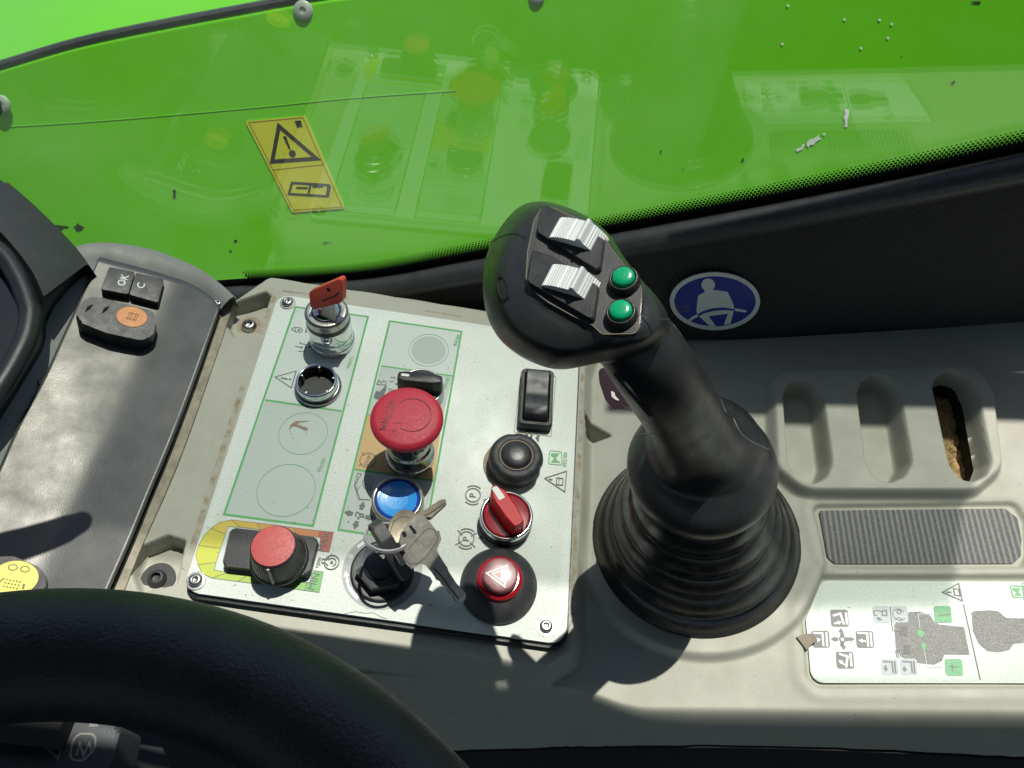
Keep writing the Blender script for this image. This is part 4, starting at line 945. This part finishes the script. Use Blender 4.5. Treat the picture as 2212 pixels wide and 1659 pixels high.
d.line([(ce[0]-3, ce[1]+2), (ce[0]+3.2, ce[1]+2.4)], .4, px=False); d.line([(ce[0]-3, ce[1]-2), (ce[0]+3.2, ce[1]-1.6)], .4, px=False); d.build('lamp_symbol', M('lamp_print', (.3, .12, .03), .6), t)
for cx3, cy3 in ((400, 343), (475, 350)):
    c = fo_.uv(*k3((cx3, cy3))[0], 15); mk('grip_rib', *tube_vf([(c[0]-.6, c[1]-3.2, 14.9), (c[0], c[1], 15.5), (c[0]+1.2, c[1]+3.2, 14.9)], [.3, .9, .3], 8), m_black, t)
# yellow button, lower left
t, fo_ = pod('yellow_button', (45, 1235), 'black fascia switch with a yellow oval spray symbol at the lower left', 'rocker switch', 0)
P1 = rnd([fo_.uv(*q, 11) for q in k3((-60, 1465), (60, 1462), (175, 1510), (205, 1545), (205, 1600), (150, 1660), (-60, 1660))], 3, 5); V, F = prism_vf(P1, 0, 11, 2.2, 4); mk('rocker_body', V, F, m_blackdull, t)
ce = fo_.uv(*k3((68, 1560))[0], 11.1); d = Decal(fo_, 11.15); d.disc(ce, 10.5, px=False, asp=.84); d.build('yellow_disc', m_yellow, t)
d = Decal(fo_, 11.25); d.ring(ce, 10.4, .3, px=False, asp=.84)
for a, b, r in ((-3, 4, 2.2), (2.5, 4.3, 2.2)): d.ring((ce[0]+a, ce[1]+b), r, .5, px=False, a0=20, a1=160, n=10); d.ring((ce[0]+a, ce[1]+b+1.5), r, .5, px=False, a0=200, a1=340, n=10)
for a in range(5):
    for b in range(3): d.line([(ce[0]-3.5+a*1.5, ce[1]-1.5-b*1.7), (ce[0]-2.7+a*1.5, ce[1]-1.5-b*1.7)], .6, px=False)
d.line([(ce[0]-6, ce[1]-4), (ce[0]-4.5, ce[1]-1)], .5, px=False); d.line([(ce[0]+5.5, ce[1]-4.5), (ce[0]+5, ce[1]-2)], .9, px=False); d.build('spray_symbol', M('spray_print', (.13, .12, .02), .6), t)

# instrument housing at the far left
fh_ = Frame((-300, 0, 45), (.25, 0, 1), (1, 0, -.25))
hs = thing('instrument_pod', Frame((-330, 20, 25)), 'black instrument pod with rounded screen bezel at the left edge', 'instrument pod')
fz = Frame((0, 0, 52), (.12, .05, 1))
def w3(fr, pts): return [fr.ray(*p) for p in pts]
orig = np.array([-330, 20, 25.])
topo = [(-120, 300), (0, 388), (22, 398), (92, 460), (160, 530), (192, 572)]
fz1 = Frame((-300, 60, 36), (.1, -.2, 1)); 
outer = spline(w3(fz1, topo), 6)
innr = spline(w3(Frame((-330, 20, 52), (.1, .0, 1)), [(-140, 420), (-40, 470), (0, 500), (40, 545), (72, 590), (95, 640)]), 6)
V = []; F = []
for a, b in zip(outer, innr):
    a, b = np.array(a)-orig, np.array(b)-orig; V += [tuple(a+np.array([2, 2, -60])), tuple(a), tuple(a*.94+b*.06+np.array([0, 0, 1.5])), tuple(b), tuple(b-np.array([6, 3, 14]))]
for i in range(len(outer)-1):
    for k in range(4): q_ = i*5+k; F.append((q_, q_+1, q_+6, q_+5))
mk('hood', V, F, m_blackdull, hs, ang=50)
side = spline([rayz(*p, 5) for p in [(189, 574), (146, 620), (102, 678), (91, 742), (46, 822), (-14, 918), (-100, 1062)]], 6)
sidei = spline(w3(Frame((-330, 0, 46), (.1, 0, 1)), [(92, 630), (94, 655), (84, 700), (74, 745), (30, 830), (-50, 920), (-150, 1040)]), 6)
V = []; F = []
for a, b in zip(side, sidei):
    a, b = np.array(a)-orig, np.array(b)-orig; V += [tuple(a+np.array([-1, 0, -12])), tuple(a), tuple(b), tuple(b-np.array([8, 0, 10])), tuple(b-np.array([60, 0, 34]))]
for i in range(len(side)-1):
    for k in range(4): q_ = i*5+k; F.append((q_, q_+1, q_+6, q_+5))
mk('cheek', V, F, m_black, hs, ang=50)
rg = spline([np.array(p)-orig for p in w3(Frame((-340, 0, 52), (.2, 0, 1)), [(-80, 500), (0, 545), (40, 600), (62, 655), (66, 690), (52, 745), (0, 838), (-80, 940)])], 8)
mk('screen_bezel', *tube_vf(rg, 6.0, 14), m_black, hs)
sg = spline([np.array(p)-orig for p in w3(Frame((-345, 0, 46), (.25, 0, 1)), [(-200, 520), (-20, 545), (30, 612), (48, 660), (50, 690), (40, 740), (0, 815), (-80, 930), (-250, 930)])], 6)
mk('screen_glass', [tuple(p) for p in sg], [tuple(range(len(sg)))], setin(M('screen_dark', (.01, .014, .016), .08), Coat_Weight=.5), hs, smooth=False)

# ================================================================== RIGHT DECK ITEMS
fm = FB.at(1990, 1158, h=0)
mt = thing('ribbed_mat', fm, 'worn grey ribbed rubber mat in a shallow recess of the console', 'mat')
mp = rnd([fm.uv(*p) for p in ((1770, 1101), (2172, 1097), (2200, 1118), (2208, 1165), (2207, 1200), (2190, 1216), (1803, 1216), (1788, 1200))], 1.5, 3)
prism('mat_sheet', mp, -1.8, -.9, m_mat, mt, bev=.3)
# cream glue seam
fl = FB.at(1980, 1362)
lb = thing('joystick_label_plate', fl, 'silver label plate printed with joystick direction icons on the right of the console', 'label plate')
o3 = (1684.8, 1209.6)
def kq(*p): return [(o3[0]+x*.2383, o3[1]+y*.2383) for x, y in p]
lp = rnd([fl.uv(*p) for p in kq((385, 180), (2900, 190), (2960, 1112), (355, 1108), (285, 1035), (238, 530))], [5, 3, 3, 5, 7, 3], 5)
prism('label_film', lp, -2.2, -1.2, m_plate2, lb, bev=.3)
LH = -1.1
d = Decal(fl, LH)
def sq(cx_, cy_, r=80, sk=.0): return rnd([fl.uv(*q, LH) for q in kq((cx_-r, cy_-r*.95), (cx_+r-8, cy_-r*.95), (cx_+r+4, cy_+r*.9), (cx_-r+12, cy_+r*.9))], 1.2, 3)
for c_ in ((538, 530), (368, 720), (768, 722), (588, 910)): d.poly(sq(*c_, 84), px=False); d.cut('dark_tile', m_ink, lb)
d = Decal(fl, LH+.08)
d.line(kq((480, 505), (548, 485), (580, 585)), 1.1); d.line(kq((598, 475), (608, 585)), 1.1); d.arrow(kq((490, 578))[0], kq((560, 560))[0], .9, 2)
d.line(kq((300, 660), (385, 665), (395, 780)), 1.0); d.line(kq((420, 655), (430, 785)), 1.0); d.arrow(kq((320, 725))[0], kq((372, 722))[0], .9, 2)
d.line(kq((700, 660), (790, 665), (800, 785)), 1.0); d.line(kq((820, 655), (832, 785)), 1.0); d.arrow(kq((780, 738))[0], kq((712, 728))[0], .9, 2)
d.line(kq((535, 850), (612, 875), (600, 975)), 1.1); d.line(kq((638, 845), (650, 965)), 1.1); d.arrow(kq((585, 950))[0], kq((530, 905))[0], .9, 2)
d.build('tile_icons', m_white, lb)
d = Decal(fl, LH+.05)
for a, b in (((555, 660), (552, 615)), ((575, 775), (582, 820)), ((510, 717), (458, 717)), ((625, 717), (680, 717))): d.arrow(kq(a)[0], kq(b)[0], 1.3, 2.4)
d.ring(kq((567, 718))[0], 1.3, .8)
for a in (500, 512, 524, 610, 622, 598): d.line(kq((a, 700), (a+2, 735)), .5)
for b in (668, 680, 692, 745, 757, 769): d.line(kq((548, b), (582, b)), .5)
d.cut('direction_arrows', m_ink, lb)
d.line(kq((1475, 292), (1622, 210), (1655, 370)), .55, closed=True); d.line(kq((1575, 258), (1620, 262), (1632, 325), (1585, 318)), .5, closed=True); d.line(kq((1510, 290), (1555, 292)), .6)
d.cut('manual_symbol', m_ink, lb)
d.line(kq((1665, 400), (1818, 1085)), .45); d.cut('divider_line', m_ink, lb)
d.line(kq((1000, 420), (1012, 560), (1025, 640), (1090, 645)), .35); d.line(kq((1065, 890), (1050, 820), (1110, 815)), .35); d.line(kq((1060, 820), (1085, 890)), .3)
d.build('pointer_line', m_ink, lb)
m_lever = M('lever_print', (.15, .155, .14), .5, bump=.3, bscale=2200, var=.7, vscale=1600)
d = Decal(fl, LH+.02)
d.poly(kq((1035, 590), (1100, 500), (1180, 470), (1270, 468), (1360, 500), (1400, 560), (1450, 585), (1670, 608), (1720, 860), (1490, 858), (1470, 915), (1400, 950), (1250, 935), (1100, 880), (1050, 800)))
d.poly(kq((1735, 480), (1760, 462), (1900, 455), (1980, 465), (2050, 525), (2300, 530), (2330, 740), (2120, 760), (2080, 815), (1980, 838), (1880, 825), (1800, 760), (1750, 640)))
d.build('lever_drawing', m_lever, lb)
d = Decal(fl, LH+.06)
m_ptile = M('pale_tile', (.36, .42, .42), .5, var=.08, vscale=900)
for c_ in ((918, 495), (1082, 495), (995, 970), (1168, 970)): d.poly(sq(*c_, 80), px=False); d.cut('pale_tile', m_ptile, lb)
d = Decal(fl, LH+.1)
for c_ in ((1475, 496), (1575, 975)): d.poly(sq(*c_, 82), px=False); d.cut('green_tile', M('green_tile', (.09, .34, .13), .5, var=.35, vscale=1600), lb)
d.poly(kq((1245, 640), (1285, 630), (1310, 665), (1290, 705), (1255, 690))); d.poly(kq((1280, 750), (1320, 755), (1325, 800), (1300, 825), (1285, 790)))
d.cut('green_button_drawing', m_green, lb)
lg = rnd([fl.uv(*q, LH) for q in kq((2088, 235), (2200, 235), (2215, 340), (2115, 340))], 1); d.line(lg, .5, px=False, closed=True); d.poly(kq((2108, 252), (2185, 255), (2165, 290), (2192, 322), (2125, 320), (2145, 290), (2115, 275)))
d.text('060742', kq((2225, 285))[0], 3.4, 82)
d.build('maker_emblem', m_green, lb)
d = Decal(fl, LH+.14)
for cx_, cy_ in ((995, 970), (1168, 970)):
    d.line(kq((cx_-60, cy_-50), (cx_+22, cy_-46), (cx_+32, cy_+55)), .8); d.line(kq((cx_+45, cy_-55), (cx_+55, cy_+60)), .8)
d.arrow(kq((958, 955))[0], kq((962, 1015))[0], 1.0, 2); d.arrow(kq((1132, 1010))[0], kq((1128, 960))[0], 1.0, 2)
d.line(kq((965, 455), (930, 460), (928, 500), (970, 505)), .7, closed=True); d.line(kq((930, 470), (880, 455), (850, 465), (860, 500), (885, 500)), .5); d.arrow(kq((925, 545))[0], kq((872, 520))[0], .7, 2)
d.ring(kq((1080, 495))[0], 3, .4, a0=30, a1=330); d.ring(kq((1080, 470))[0], 1, .5); d.line(kq((1040, 540), (1075, 520), (1120, 545)), .4); d.line(kq((1440, 505), (1545, 492)), .5); d.line(kq((1530, 965), (1610, 970)), .4); d.line(kq((1560, 930), (1570, 1010)), .3)
for y0_ in (605, 775):
    for k in range(5): d.line(kq((1085+(y0_-605)*.2, y0_+k*18), (1155+(y0_-605)*.2, y0_+k*18)), .3)
d.build('fine_icons', m_ink, lb)
d = Decal(fl, LH+.17); d.line(kq((1270, 620), (1252, 490), (1390, 490)), .3); d.line(kq((1310, 830), (1332, 968), (1480, 972)), .3); d.build('leader_lines', M('leader_ink', (.5, .55, .5), .5), lb)
# torn flake lying across the plate edge
fp = FB.at(1742, 1386, h=.3)
fk2 = thing('plastic_flake', Frame(fp.w(0, 0, 0), fp.N, fp.X), 'small curled grey-brown plastic flake lying on the label plate edge', 'debris')
P_ = [fp.uv(*q) for q in kq((145, 705), (205, 680), (280, 672), (335, 735), (290, 765), (240, 822), (195, 765))]
mk('flake', *merge(frust_vf([(P_, [.2+.18*abs(x) for x, y in P_]), (P_, [1.1+.18*abs(x) for x, y in P_])])), M('flake_brown', (.24, .21, .16), .7, bump=.5, bscale=900), fk2, smooth=False)

# ================================================================== JOYSTICK
fj = FB.at(1500, 1163)
js = thing('joystick', fj, 'tall black joystick with ribbed boot, two white rollers and two green buttons', 'joystick')
J = js.matrix_world.inverted()
def jl(p): return tuple((J@Vector(np.array(p)*S))/S)
cb = np.array(jl(fj.o)); cc_ = np.array(jl(Frame((0, 0, 0)).ray(1517, 993, 103)))
slope = (cc_-cb)/(cc_[2]-cb[2])
folds = [(57, 56.5), (50, 53.2), (42.5, 49.6), (35, 46.2), (28, 43.0), (21, 40.3), (13, 37.6)]
prof = [(58.4, 0), (58.6, 1.6), (57.2, 2.6), (54.5, 2.8), (57.6, 4.0)]
zt = cc_[2]-8
n_f = 6; z_ = 4.0
for k in range(n_f):
    u0, u1 = k/n_f, (k+1)/n_f; rz = lambda q: 25.5+31.*(1-q)**1.25; r0 = rz(u0); dr = r0-rz(u1); z0 = 4+(zt-4)*u0**1.12; z1 = 4+(zt-4)*u1**1.12; H = z1-z0
    prof += [(r0-1.4, z0+.1), (r0+.2, z0+.5), (r0+.8, z0+1.1), (r0+.1, z0+1.7), (r0-.7-dr*.12, z0+H*.35), (r0-.8-dr*.4, z0+H*.6), (r0-.8-dr*.8, z0+H*.82), (r0-1.8-dr, z1-.9), (r0-2.4-dr, z1-.2)]
prof = [p for p in prof]
lathe('ribbed_boot', prof+[(20, zt+1)], m_boot, js, 110, shift=lambda z: (slope[0]*z, slope[1]*z), ang=180)
# collar and grip base
fcl = Frame(Frame((0, 0, 0)).ray(1517, 1003, 101), (-.13, -.03, 1), (1, 0, .14))
col_vf = lathe_vf([(max(r, .02), z) for r, z in rp([(24, -14), (29.5, -12.5), (32.6, -9), (33.8, -4), (33.4, .5), (31.4, 5.0), (28.6, 9.2), (24.4, 13.0), (20.0, 17.0), (16.5, 21.5), (12.0, 26), (0, 27)], 3, 6)], 110)
def to_js(vf, fr_):
    m_ = js.matrix_world.inverted() @ fr_.mat(); return [tuple((m_ @ (Vector(v)*S))/S) for v in vf[0]], vf[1]
def place_on_collar(o, M_): o.matrix_local = local(js, fcl) @ M_
for a in (-118, -58, 30, 150):
    q = math.radians(a); b = lathe('screw_recess', [(3.2, -.6), (3.0, .15), (2.5, -.1), (0, -.4)], m_groove, js, 24)
    place_on_collar(b, Matrix.Translation((29.2*S*math.cos(q), 29.2*S*math.sin(q), 5.2*S)) @ Matrix.Rotation(q, 4, 'Z') @ Matrix.Rotation(math.radians(55), 4, 'Y'))
# grip shaft
NH = np.array([-.30, -.16, .94])
FH = Frame(Frame((0, 0, 0)).ray(1235, 615, 232), NH, (1, 0, .3))
path = [((1330, 700), 216, 10.5), ((1368, 734), 211, 12.6), ((1402, 782), 202, 13.4), ((1436, 832), 188, 13.9), ((1466, 880), 168, 14.5), ((1484, 912), 153, 14.6), ((1496, 933), 141, 14.9), ((1503, 949), 131, 16.4), ((1508, 962), 122, 20.0), ((1512, 974), 114, 25.0), ((1514, 982), 107, 28.5)]
C_ = [np.array(jl(Frame((0, 0, 0)).ray(*p, z))) for p, z, r in path]; Rr = [r for _, _, r in path]
CS = spline([tuple(c)+(r,) for c, r in zip(C_, Rr)], 6)
shaft_vf = tube_vf([c[:3] for c in CS], [c[3] for c in CS], 48)
# front skirt of the grip flowing onto the collar
def ray_h(px_, py_, h): return FH.ray(px_, py_, h)
def c8p(pts): return [(993.6+x*.3646, 397.4+y*.3646) for x, y in pts]
facep = c8p([(486, 122), (560, 138), (700, 200), (862, 312), (905, 385), (1085, 612), (1092, 640), (1068, 905), (850, 908), (790, 852), (660, 790), (520, 712), (402, 622), (382, 560), (392, 400), (432, 210)])
outp = c8p([(440, 99), (520, 104), (640, 138), (780, 205), (905, 318), (960, 420), (1085, 590), (1175, 675), (1238, 765), (1262, 850), (1200, 940), (1040, 1000), (900, 1040), (790, 1068), (700, 1086), (592, 1108), (510, 1090), (360, 1030), (230, 925), (160, 800), (133, 640), (138, 480), (190, 330), (290, 185), (370, 115)])
cen = c8p([(640, 560)])[0]
def star(poly, n=120):
    out = []
    P = [np.array(p)-np.array(cen) for p in poly]
    for k in range(n):
        a = 2*math.pi*k/n; dd = np.array([math.cos(a), math.sin(a)]); best = None
        for i in range(len(P)):
            p, q = P[i], P[(i+1) % len(P)]; e = q-p; den = dd[0]*e[1]-dd[1]*e[0]
            if abs(den) < 1e-9: continue
            t_ = (p[0]*e[1]-p[1]*e[0])/den; u_ = (p[0]*dd[1]-p[1]*dd[0])/den
            if t_ > 0 and -1e-9 <= u_ <= 1+1e-9: best = t_ if best is None else max(best, t_)
        out.append(best)
    return np.array(out)
def sm(a, k):
    for _ in range(k): a = (np.roll(a, 1)+2*a+np.roll(a, -1))/4
    return a
rf = sm(star(rnd(facep, 14, 5)), 2); ro = sm(star(outp), 6)
ang_ = np.arange(120)*2*math.pi/120
def loop(r, h): return [FH.uv(cen[0]+r[k]*math.cos(ang_[k]), cen[1]+r[k]*math.sin(ang_[k]), h) for k in range(120)]
# loops traced at their own heights
def lerp(a, b, t_): return a*(1-t_)+b*t_
hd = FH
jh = link(bpy.data.objects.new('head_frame_tmp', None)); bpy.data.objects.remove(jh)
DZ = .8
lo_loops = [(loop(rf*.9, 0.0), 0.0)]
for r_, h_ in ((rf*.985, 0), (rf, -.5), (rf+1, -1.3), (lerp(rf, ro, .22), -1.7), (lerp(rf, ro, .45), -3.4), (lerp(rf, ro, .66), -6.2), (lerp(rf, ro, .78), -10), (lerp(rf, ro, .9), -16), (lerp(rf, ro, .97), -21), (ro, -26), (ro*.985, -31)):
    lo_loops.append((loop(r_, h_*DZ), h_*DZ))
base_ = np.array(lo_loops[-1][0]); cm = base_.mean(0)
for k_, h in ((.95, -28), (.86, -32), (.7, -35), (.4, -37)): lo_loops.append(([tuple(cm+(b-cm)*k_) for b in base_], h))
head = mk('grip_body', *merge(to_js(frust_vf(lo_loops), FH), shaft_vf, to_js(col_vf, fcl)), m_grip, js, ang=180)
rm_ = head.modifiers.new('blend', 'REMESH'); rm_.mode = 'VOXEL'; rm_.voxel_size = .0006; rm_.use_smooth_shade = True
sm_ = head.modifiers.new('soften', 'SMOOTH'); sm_.factor = .5; sm_.iterations = 34
# inset face plate
fpl = rnd([FH.uv(*p, .2) for p in facep], 2.0, 4); cm2 = np.mean(fpl, 0); fpl = [tuple(cm2+(np.array(p)-cm2)*.965) for p in fpl]
fpo = prism('face_plate', fpl, -1.5, .5, m_face, js, bev=.4); fpo.matrix_local = local(js, FH)
bpy.context.view_layer.update()
d = Decal(FH, .62); d.line([tuple(p) for p in fpl], .25, px=False, closed=True); dd_ = d.build('dusty_seam', M('seam_dust', (.17, .15, .11), .9), fpo)
d = Decal(FH, .62); d.line(c8p([(1092, 640), (1085, 770)]), .35); d.line(c8p([(1085, 770), (1120, 778), (1180, 800), (1240, 800)]), .5); d.build('seam_gap', m_groove, fpo)
# roller wells and rollers
for k, (well, slot, rol) in enumerate((
    ([(492, 130), (580, 165), (862, 345), (838, 520), (810, 520), (455, 295)], [(575, 168), (800, 300), (795, 430), (560, 290)], [(570, 168), (745, 215), (722, 335), (552, 290)]),
    ([(430, 395), (560, 440), (828, 620), (800, 815), (770, 810), (400, 590)], [(530, 445), (770, 560), (765, 700), (505, 580)], [(525, 450), (705, 500), (690, 615), (503, 580)]))):
    wp = rnd([FH.uv(*p, 1) for p in c8p(well)], [1, 2, 1.5, 1, 1, 2], 3)
    cw = np.mean(wp, 0); tp_ = [tuple(cw+(np.array(p)-cw)*.96) for p in wp]
    # raised black escutcheon, high at the back-left, cut by the roller
    wl = frust_vf([(wp, .3), (wp, 1.9), (tp_, 2.4)]); wo = mk('roller_frame', *wl, m_black, js, ang=30); wo.matrix_local = local(js, FH)
    a, b, c, e = [np.array(FH.uv(*p, 6)) for p in c8p(rol)]
    u_ = (b-a); lu = np.linalg.norm(u_); u_ /= lu; v_ = (e-a); lv = np.linalg.norm(v_); v_ -= v_.dot(u_)*u_; v_ /= np.linalg.norm(v_)
    ctr = (a+b+c+e)/4
    # rolled surface with ribs, a thumb ridge and a ribbed flank
    base_l = [(-.62, -1.5, 0), (-.56, 2.2, 1), (-.30, 3.6, 1), (0., 4.2, 1), (.25, 4.4, 1), (.36, 4.6, 0), (.46, 6.0, 0), (.54, 5.9, 0), (.62, 4.0, 0), (.68, 3.4, 1), (.80, 2.0, 1), (.98, -.4, 1), (1.04, -2.0, 0)]
    fine = spline([(x*lu, z, r*8.) for x, z, r in base_l], 10); prof2 = []; L_ = 0
    for i in range(len(fine)):
        if i: L_ += math.hypot(fine[i][0]-fine[i-1][0], fine[i][1]-fine[i-1][1])
        w_ = min(1, max(0, fine[i][2]/8)); prof2.append((fine[i][0], fine[i][1]+.17*w_*math.cos(2*math.pi*L_/.95)))
    nseg = len(prof2)
    Vr = []; Fr = []
    for sgn in (-1, 1):
        for x, z in prof2: Vr.append((ctr[0]+u_[0]*x+v_[0]*sgn*lv*.5, ctr[1]+u_[1]*x+v_[1]*sgn*lv*.5, z+.8))
    for i in range(nseg-1): Fr.append((i, i+1, nseg+i+1, nseg+i))
    Fr.append(tuple(range(nseg))); Fr.append(tuple(range(nseg, 2*nseg)))
    ro_ = mk('roller', Vr, Fr, m_roll, js, ang=30); ro_.matrix_local = local(js, FH)
for px_, py_ in ((1347, 601), (1341, 673)):
    fb_ = FH.at(px_, py_, h=3)
    h_ = lathe('button_socket', rp([(4.6, -3), (4.4, -.8), (4.0, .4), (3.5, .4), (3.4, -.4), (0, -.4)], .3), m_black, js, 48); h_.matrix_local = local(js, fb_)
    g_ = lathe('green_button', rp([(3.25, -.4), (3.25, .7), (2.9, 1.5), (1.9, 1.9), (0, 2.0)], .5, 4), m_gbtn, js, 48); g_.matrix_local = local(js, fb_)
# screw recess on the side of the head
bpy.context.view_layer.update()
def surf_hit(ob, px_, py_):
    mi = ob.matrix_world.inverted(); v = R@np.array([px_-CX, -(py_-CY), -FO]); v /= np.linalg.norm(v)
    ok, loc, nor, _ = ob.ray_cast(mi @ Vector(CAM*S), (mi.to_3x3() @ Vector(v)).normalized())
    return np.array(ob.matrix_world @ loc)/S, np.array((ob.matrix_world.to_3x3() @ nor).normalized())
pr_, nr_ = surf_hit(head, 1086, 622); pq_, _ = surf_hit(head, 1096, 648)
fr2 = Frame(pr_+nr_*.12, nr_, pq_-pr_)
e_ = lathe('screw_recess', [(3.6, -1.0), (3.55, .12), (3.1, .18), (2.9, -.4), (0, -.6)], m_groove, js, 32); e_.matrix_local = local(js, fr2) @ Matrix.Diagonal((1.35, .62, 1, 1))
# trigger under the head
ft = Frame(Frame((0, 0, 0)).ray(1340, 840, 165), (-.2, -.5, .85), (1, 0, .2))
tp2 = [ft.uv(*p) for p in c8p([(818, 1085), (900, 1095), (1010, 1215), (1075, 1290), (1045, 1330), (980, 1300), (972, 1338), (915, 1340), (862, 1280), (828, 1180)])]
tg = prism('trigger', rnd(tp2, 2, 4), -1.5, 1.5, m_mauve, js, bev=.8); tg.matrix_local = local(js, ft)
V, F = prism_vf(rnd([ft.uv(*p, 1.8) for p in c8p([(892, 1222), (915, 1235), (920, 1255), (948, 1285), (925, 1280), (900, 1262)])], .4), 1.5, 1.8, 0)
t2 = mk('bright_glint', V, F, M('glint_paint', (.7, .66, .58), .3), js); t2.matrix_local = local(js, ft); t2.name = 'trigger_glint'  # pale sliver painted as a glint on the trigger
def surf_line(name, ob, pxs, r, mat, parent, off=.05, n=8):
    bpy.context.view_layer.update(); mw = ob.matrix_world; mi = mw.inverted(); out = []
    for p in spline([(a, b, 0) for a, b in pxs], n):
        v = R@np.array([p[0]-CX, -(p[1]-CY), -FO]); v /= np.linalg.norm(v)
        o_ = mi @ Vector(CAM*S); d_ = (mi.to_3x3() @ Vector(v)).normalized(); ok, loc, nor, _ = ob.ray_cast(o_, d_)
        if ok: out.append(np.array(loc+nor*off*S)/S)
    if len(out) > 2:
        pm = [tuple(o) for o in out]; x = mk(name, *tube_vf(pm, r, 6), mat, parent); x.matrix_local = parent.matrix_world.inverted() @ mw; return x
sh_ = head; cl = head
m_seam = M('worn_seam', (.22, .21, .18), .6)
surf_line('seam_line', head, c8p([(190, 345), (230, 318), (280, 300), (325, 296), (360, 308), (388, 325)]), .12, m_groove, js)
surf_line('seam_line', cl, [(1369, 944), (1390, 938), (1412, 936), (1432, 932)], .16, m_seam, js)
surf_line('seam_line', cl, [(1585, 905), (1600, 935), (1625, 955), (1662, 972)], .16, m_seam, js)
surf_line('seam_line', sh_, c8p([(1262, 830), (1330, 920), (1400, 1020), (1460, 1120), (1510, 1210), (1550, 1290), (1575, 1350)]), .10, m_seam, js)
surf_line('seam_line', sh_, c8p([(960, 1080), (1000, 1140), (1050, 1200), (1090, 1260), (1120, 1330)]), .2, m_groove, js)
surf_line('glossy_inset', sh_, [(1330, 806), (1352, 832), (1376, 862), (1402, 896)], 1.5, M('gloss_inset', (.12, .12, .12), .1, metal=.6), js, off=-.7)
# pale curved window strip along the left of the shaft
lens = [((1325, 800), 152), ((1362, 835), 138), ((1392, 868), 124), ((1414, 898), 112)]
# ================================================================== STEERING WHEEL
FWH = Frame((0, 0, 212), (0, 0, 1))
cl_ = [FWH.ray(*p) for p in ((-250, 1470), (0, 1420), (200, 1418), (400, 1445), (612, 1520), (775, 1630), (878, 1752))]
Acoef = np.array([[2*p[0], 2*p[1], 1] for p in cl_]); bb = np.array([p[0]**2+p[1]**2 for p in cl_]); sx_, sy_, k_ = np.linalg.lstsq(Acoef, bb, rcond=None)[0]
Rw = math.sqrt(k_+sx_**2+sy_**2)
wh = thing('steering_wheel', Frame((sx_, sy_, 212)), 'thick black textured steering wheel rim across the lower left', 'steering wheel')
pts = [(Rw*math.cos(a), Rw*math.sin(a), 0) for a in np.linspace(0, 2*math.pi, 181)[:-1]]
mk('rim', *tube_vf(pts, 14.7, 40, closed=True), m_wheel, wh, ang=180)
print('WHEEL', sx_, sy_, Rw)
# column shroud and floor tray seen inside the rim
FS = Frame((0, 0, -20), (0, 0, 1))
shp = [(-200, 1540), (60, 1545), (236, 1560), (262, 1570), (245, 1640), (180, 1720), (-200, 1800)]
sh = thing('column_shroud', FS.at(100, 1620), 'dark moulded shroud with embossed warning triangle seen inside the wheel rim', 'shroud')
fsh = FS.at(100, 1620)
prism('shroud_cover', rnd([fsh.uv(*p) for p in shp], 4, 4), -30, 0, M('shroud_plastic', (.035, .042, .046), .5, bump=.4, bscale=900), sh, bev=3)
d = Decal(fsh, .2)
def kz(*p): return [(x*.4999, 1166.4+y*.4999) for x, y in p]
d.line(kz((160, 860), (292, 820), (250, 945)), 1.0, closed=True); d.line(kz((240, 845), (278, 850), (262, 905), (222, 895)), .8, closed=True); d.line(kz((180, 860), (235, 862)), .9); d.line(kz((228, 862), (270, 868)), .6)
d.line(rnd([fsh.uv(*p) for p in kz((315, 870), (340, 838), (415, 838), (412, 900), (360, 955), (300, 950))], 4), 1.0, px=False, closed=True); d.line(kz((330, 930), (345, 880), (360, 930), (385, 880), (400, 920)), 1.2); d.line(kz((385, 800), (425, 800)), 1.5)
d.build('embossed_marks', M('emboss_grey', (.2, .2, .18), .6), sh)

# stalk lever beyond the left edge whose shadow falls on the fascia
tipS = rayz(178, 1135); hS = 215.
def up(p, h): k = h/SUN[2]; return np.array(p)+SUN*k
a0_, a1_ = up(rayz(172, 1138), hS), up(rayz(-60, 1215), hS-10)
far = a1_+(a1_-a0_)*.6
lv_ = thing('column_lever', Frame(a0_), 'black steering column lever just outside the left edge', 'lever')
mk('lever_arm', *tube_vf([tuple(np.array(p)-a0_) for p in (a0_, a0_+(a1_-a0_)*.12, a0_+(a1_-a0_)*.5, a1_, far)], [6.5, 8, 8.5, 10, 10], 20), m_blackdull, lv_)
mk('lever_tip', *lathe_vf([(.02, 6.5), (4, 5.5), (6.2, 2.5), (6.6, 0), (6.2, -2.5), (4, -5.5), (.02, -6.5)], 20), m_blackdull, lv_)
print('LEVER px', [ (CX+FO*c[0]/-c[2], CY-FO*c[1]/-c[2]) for c in (R.T@(a0_-CAM), R.T@(a1_-CAM))])
# cab roof shading the sky side
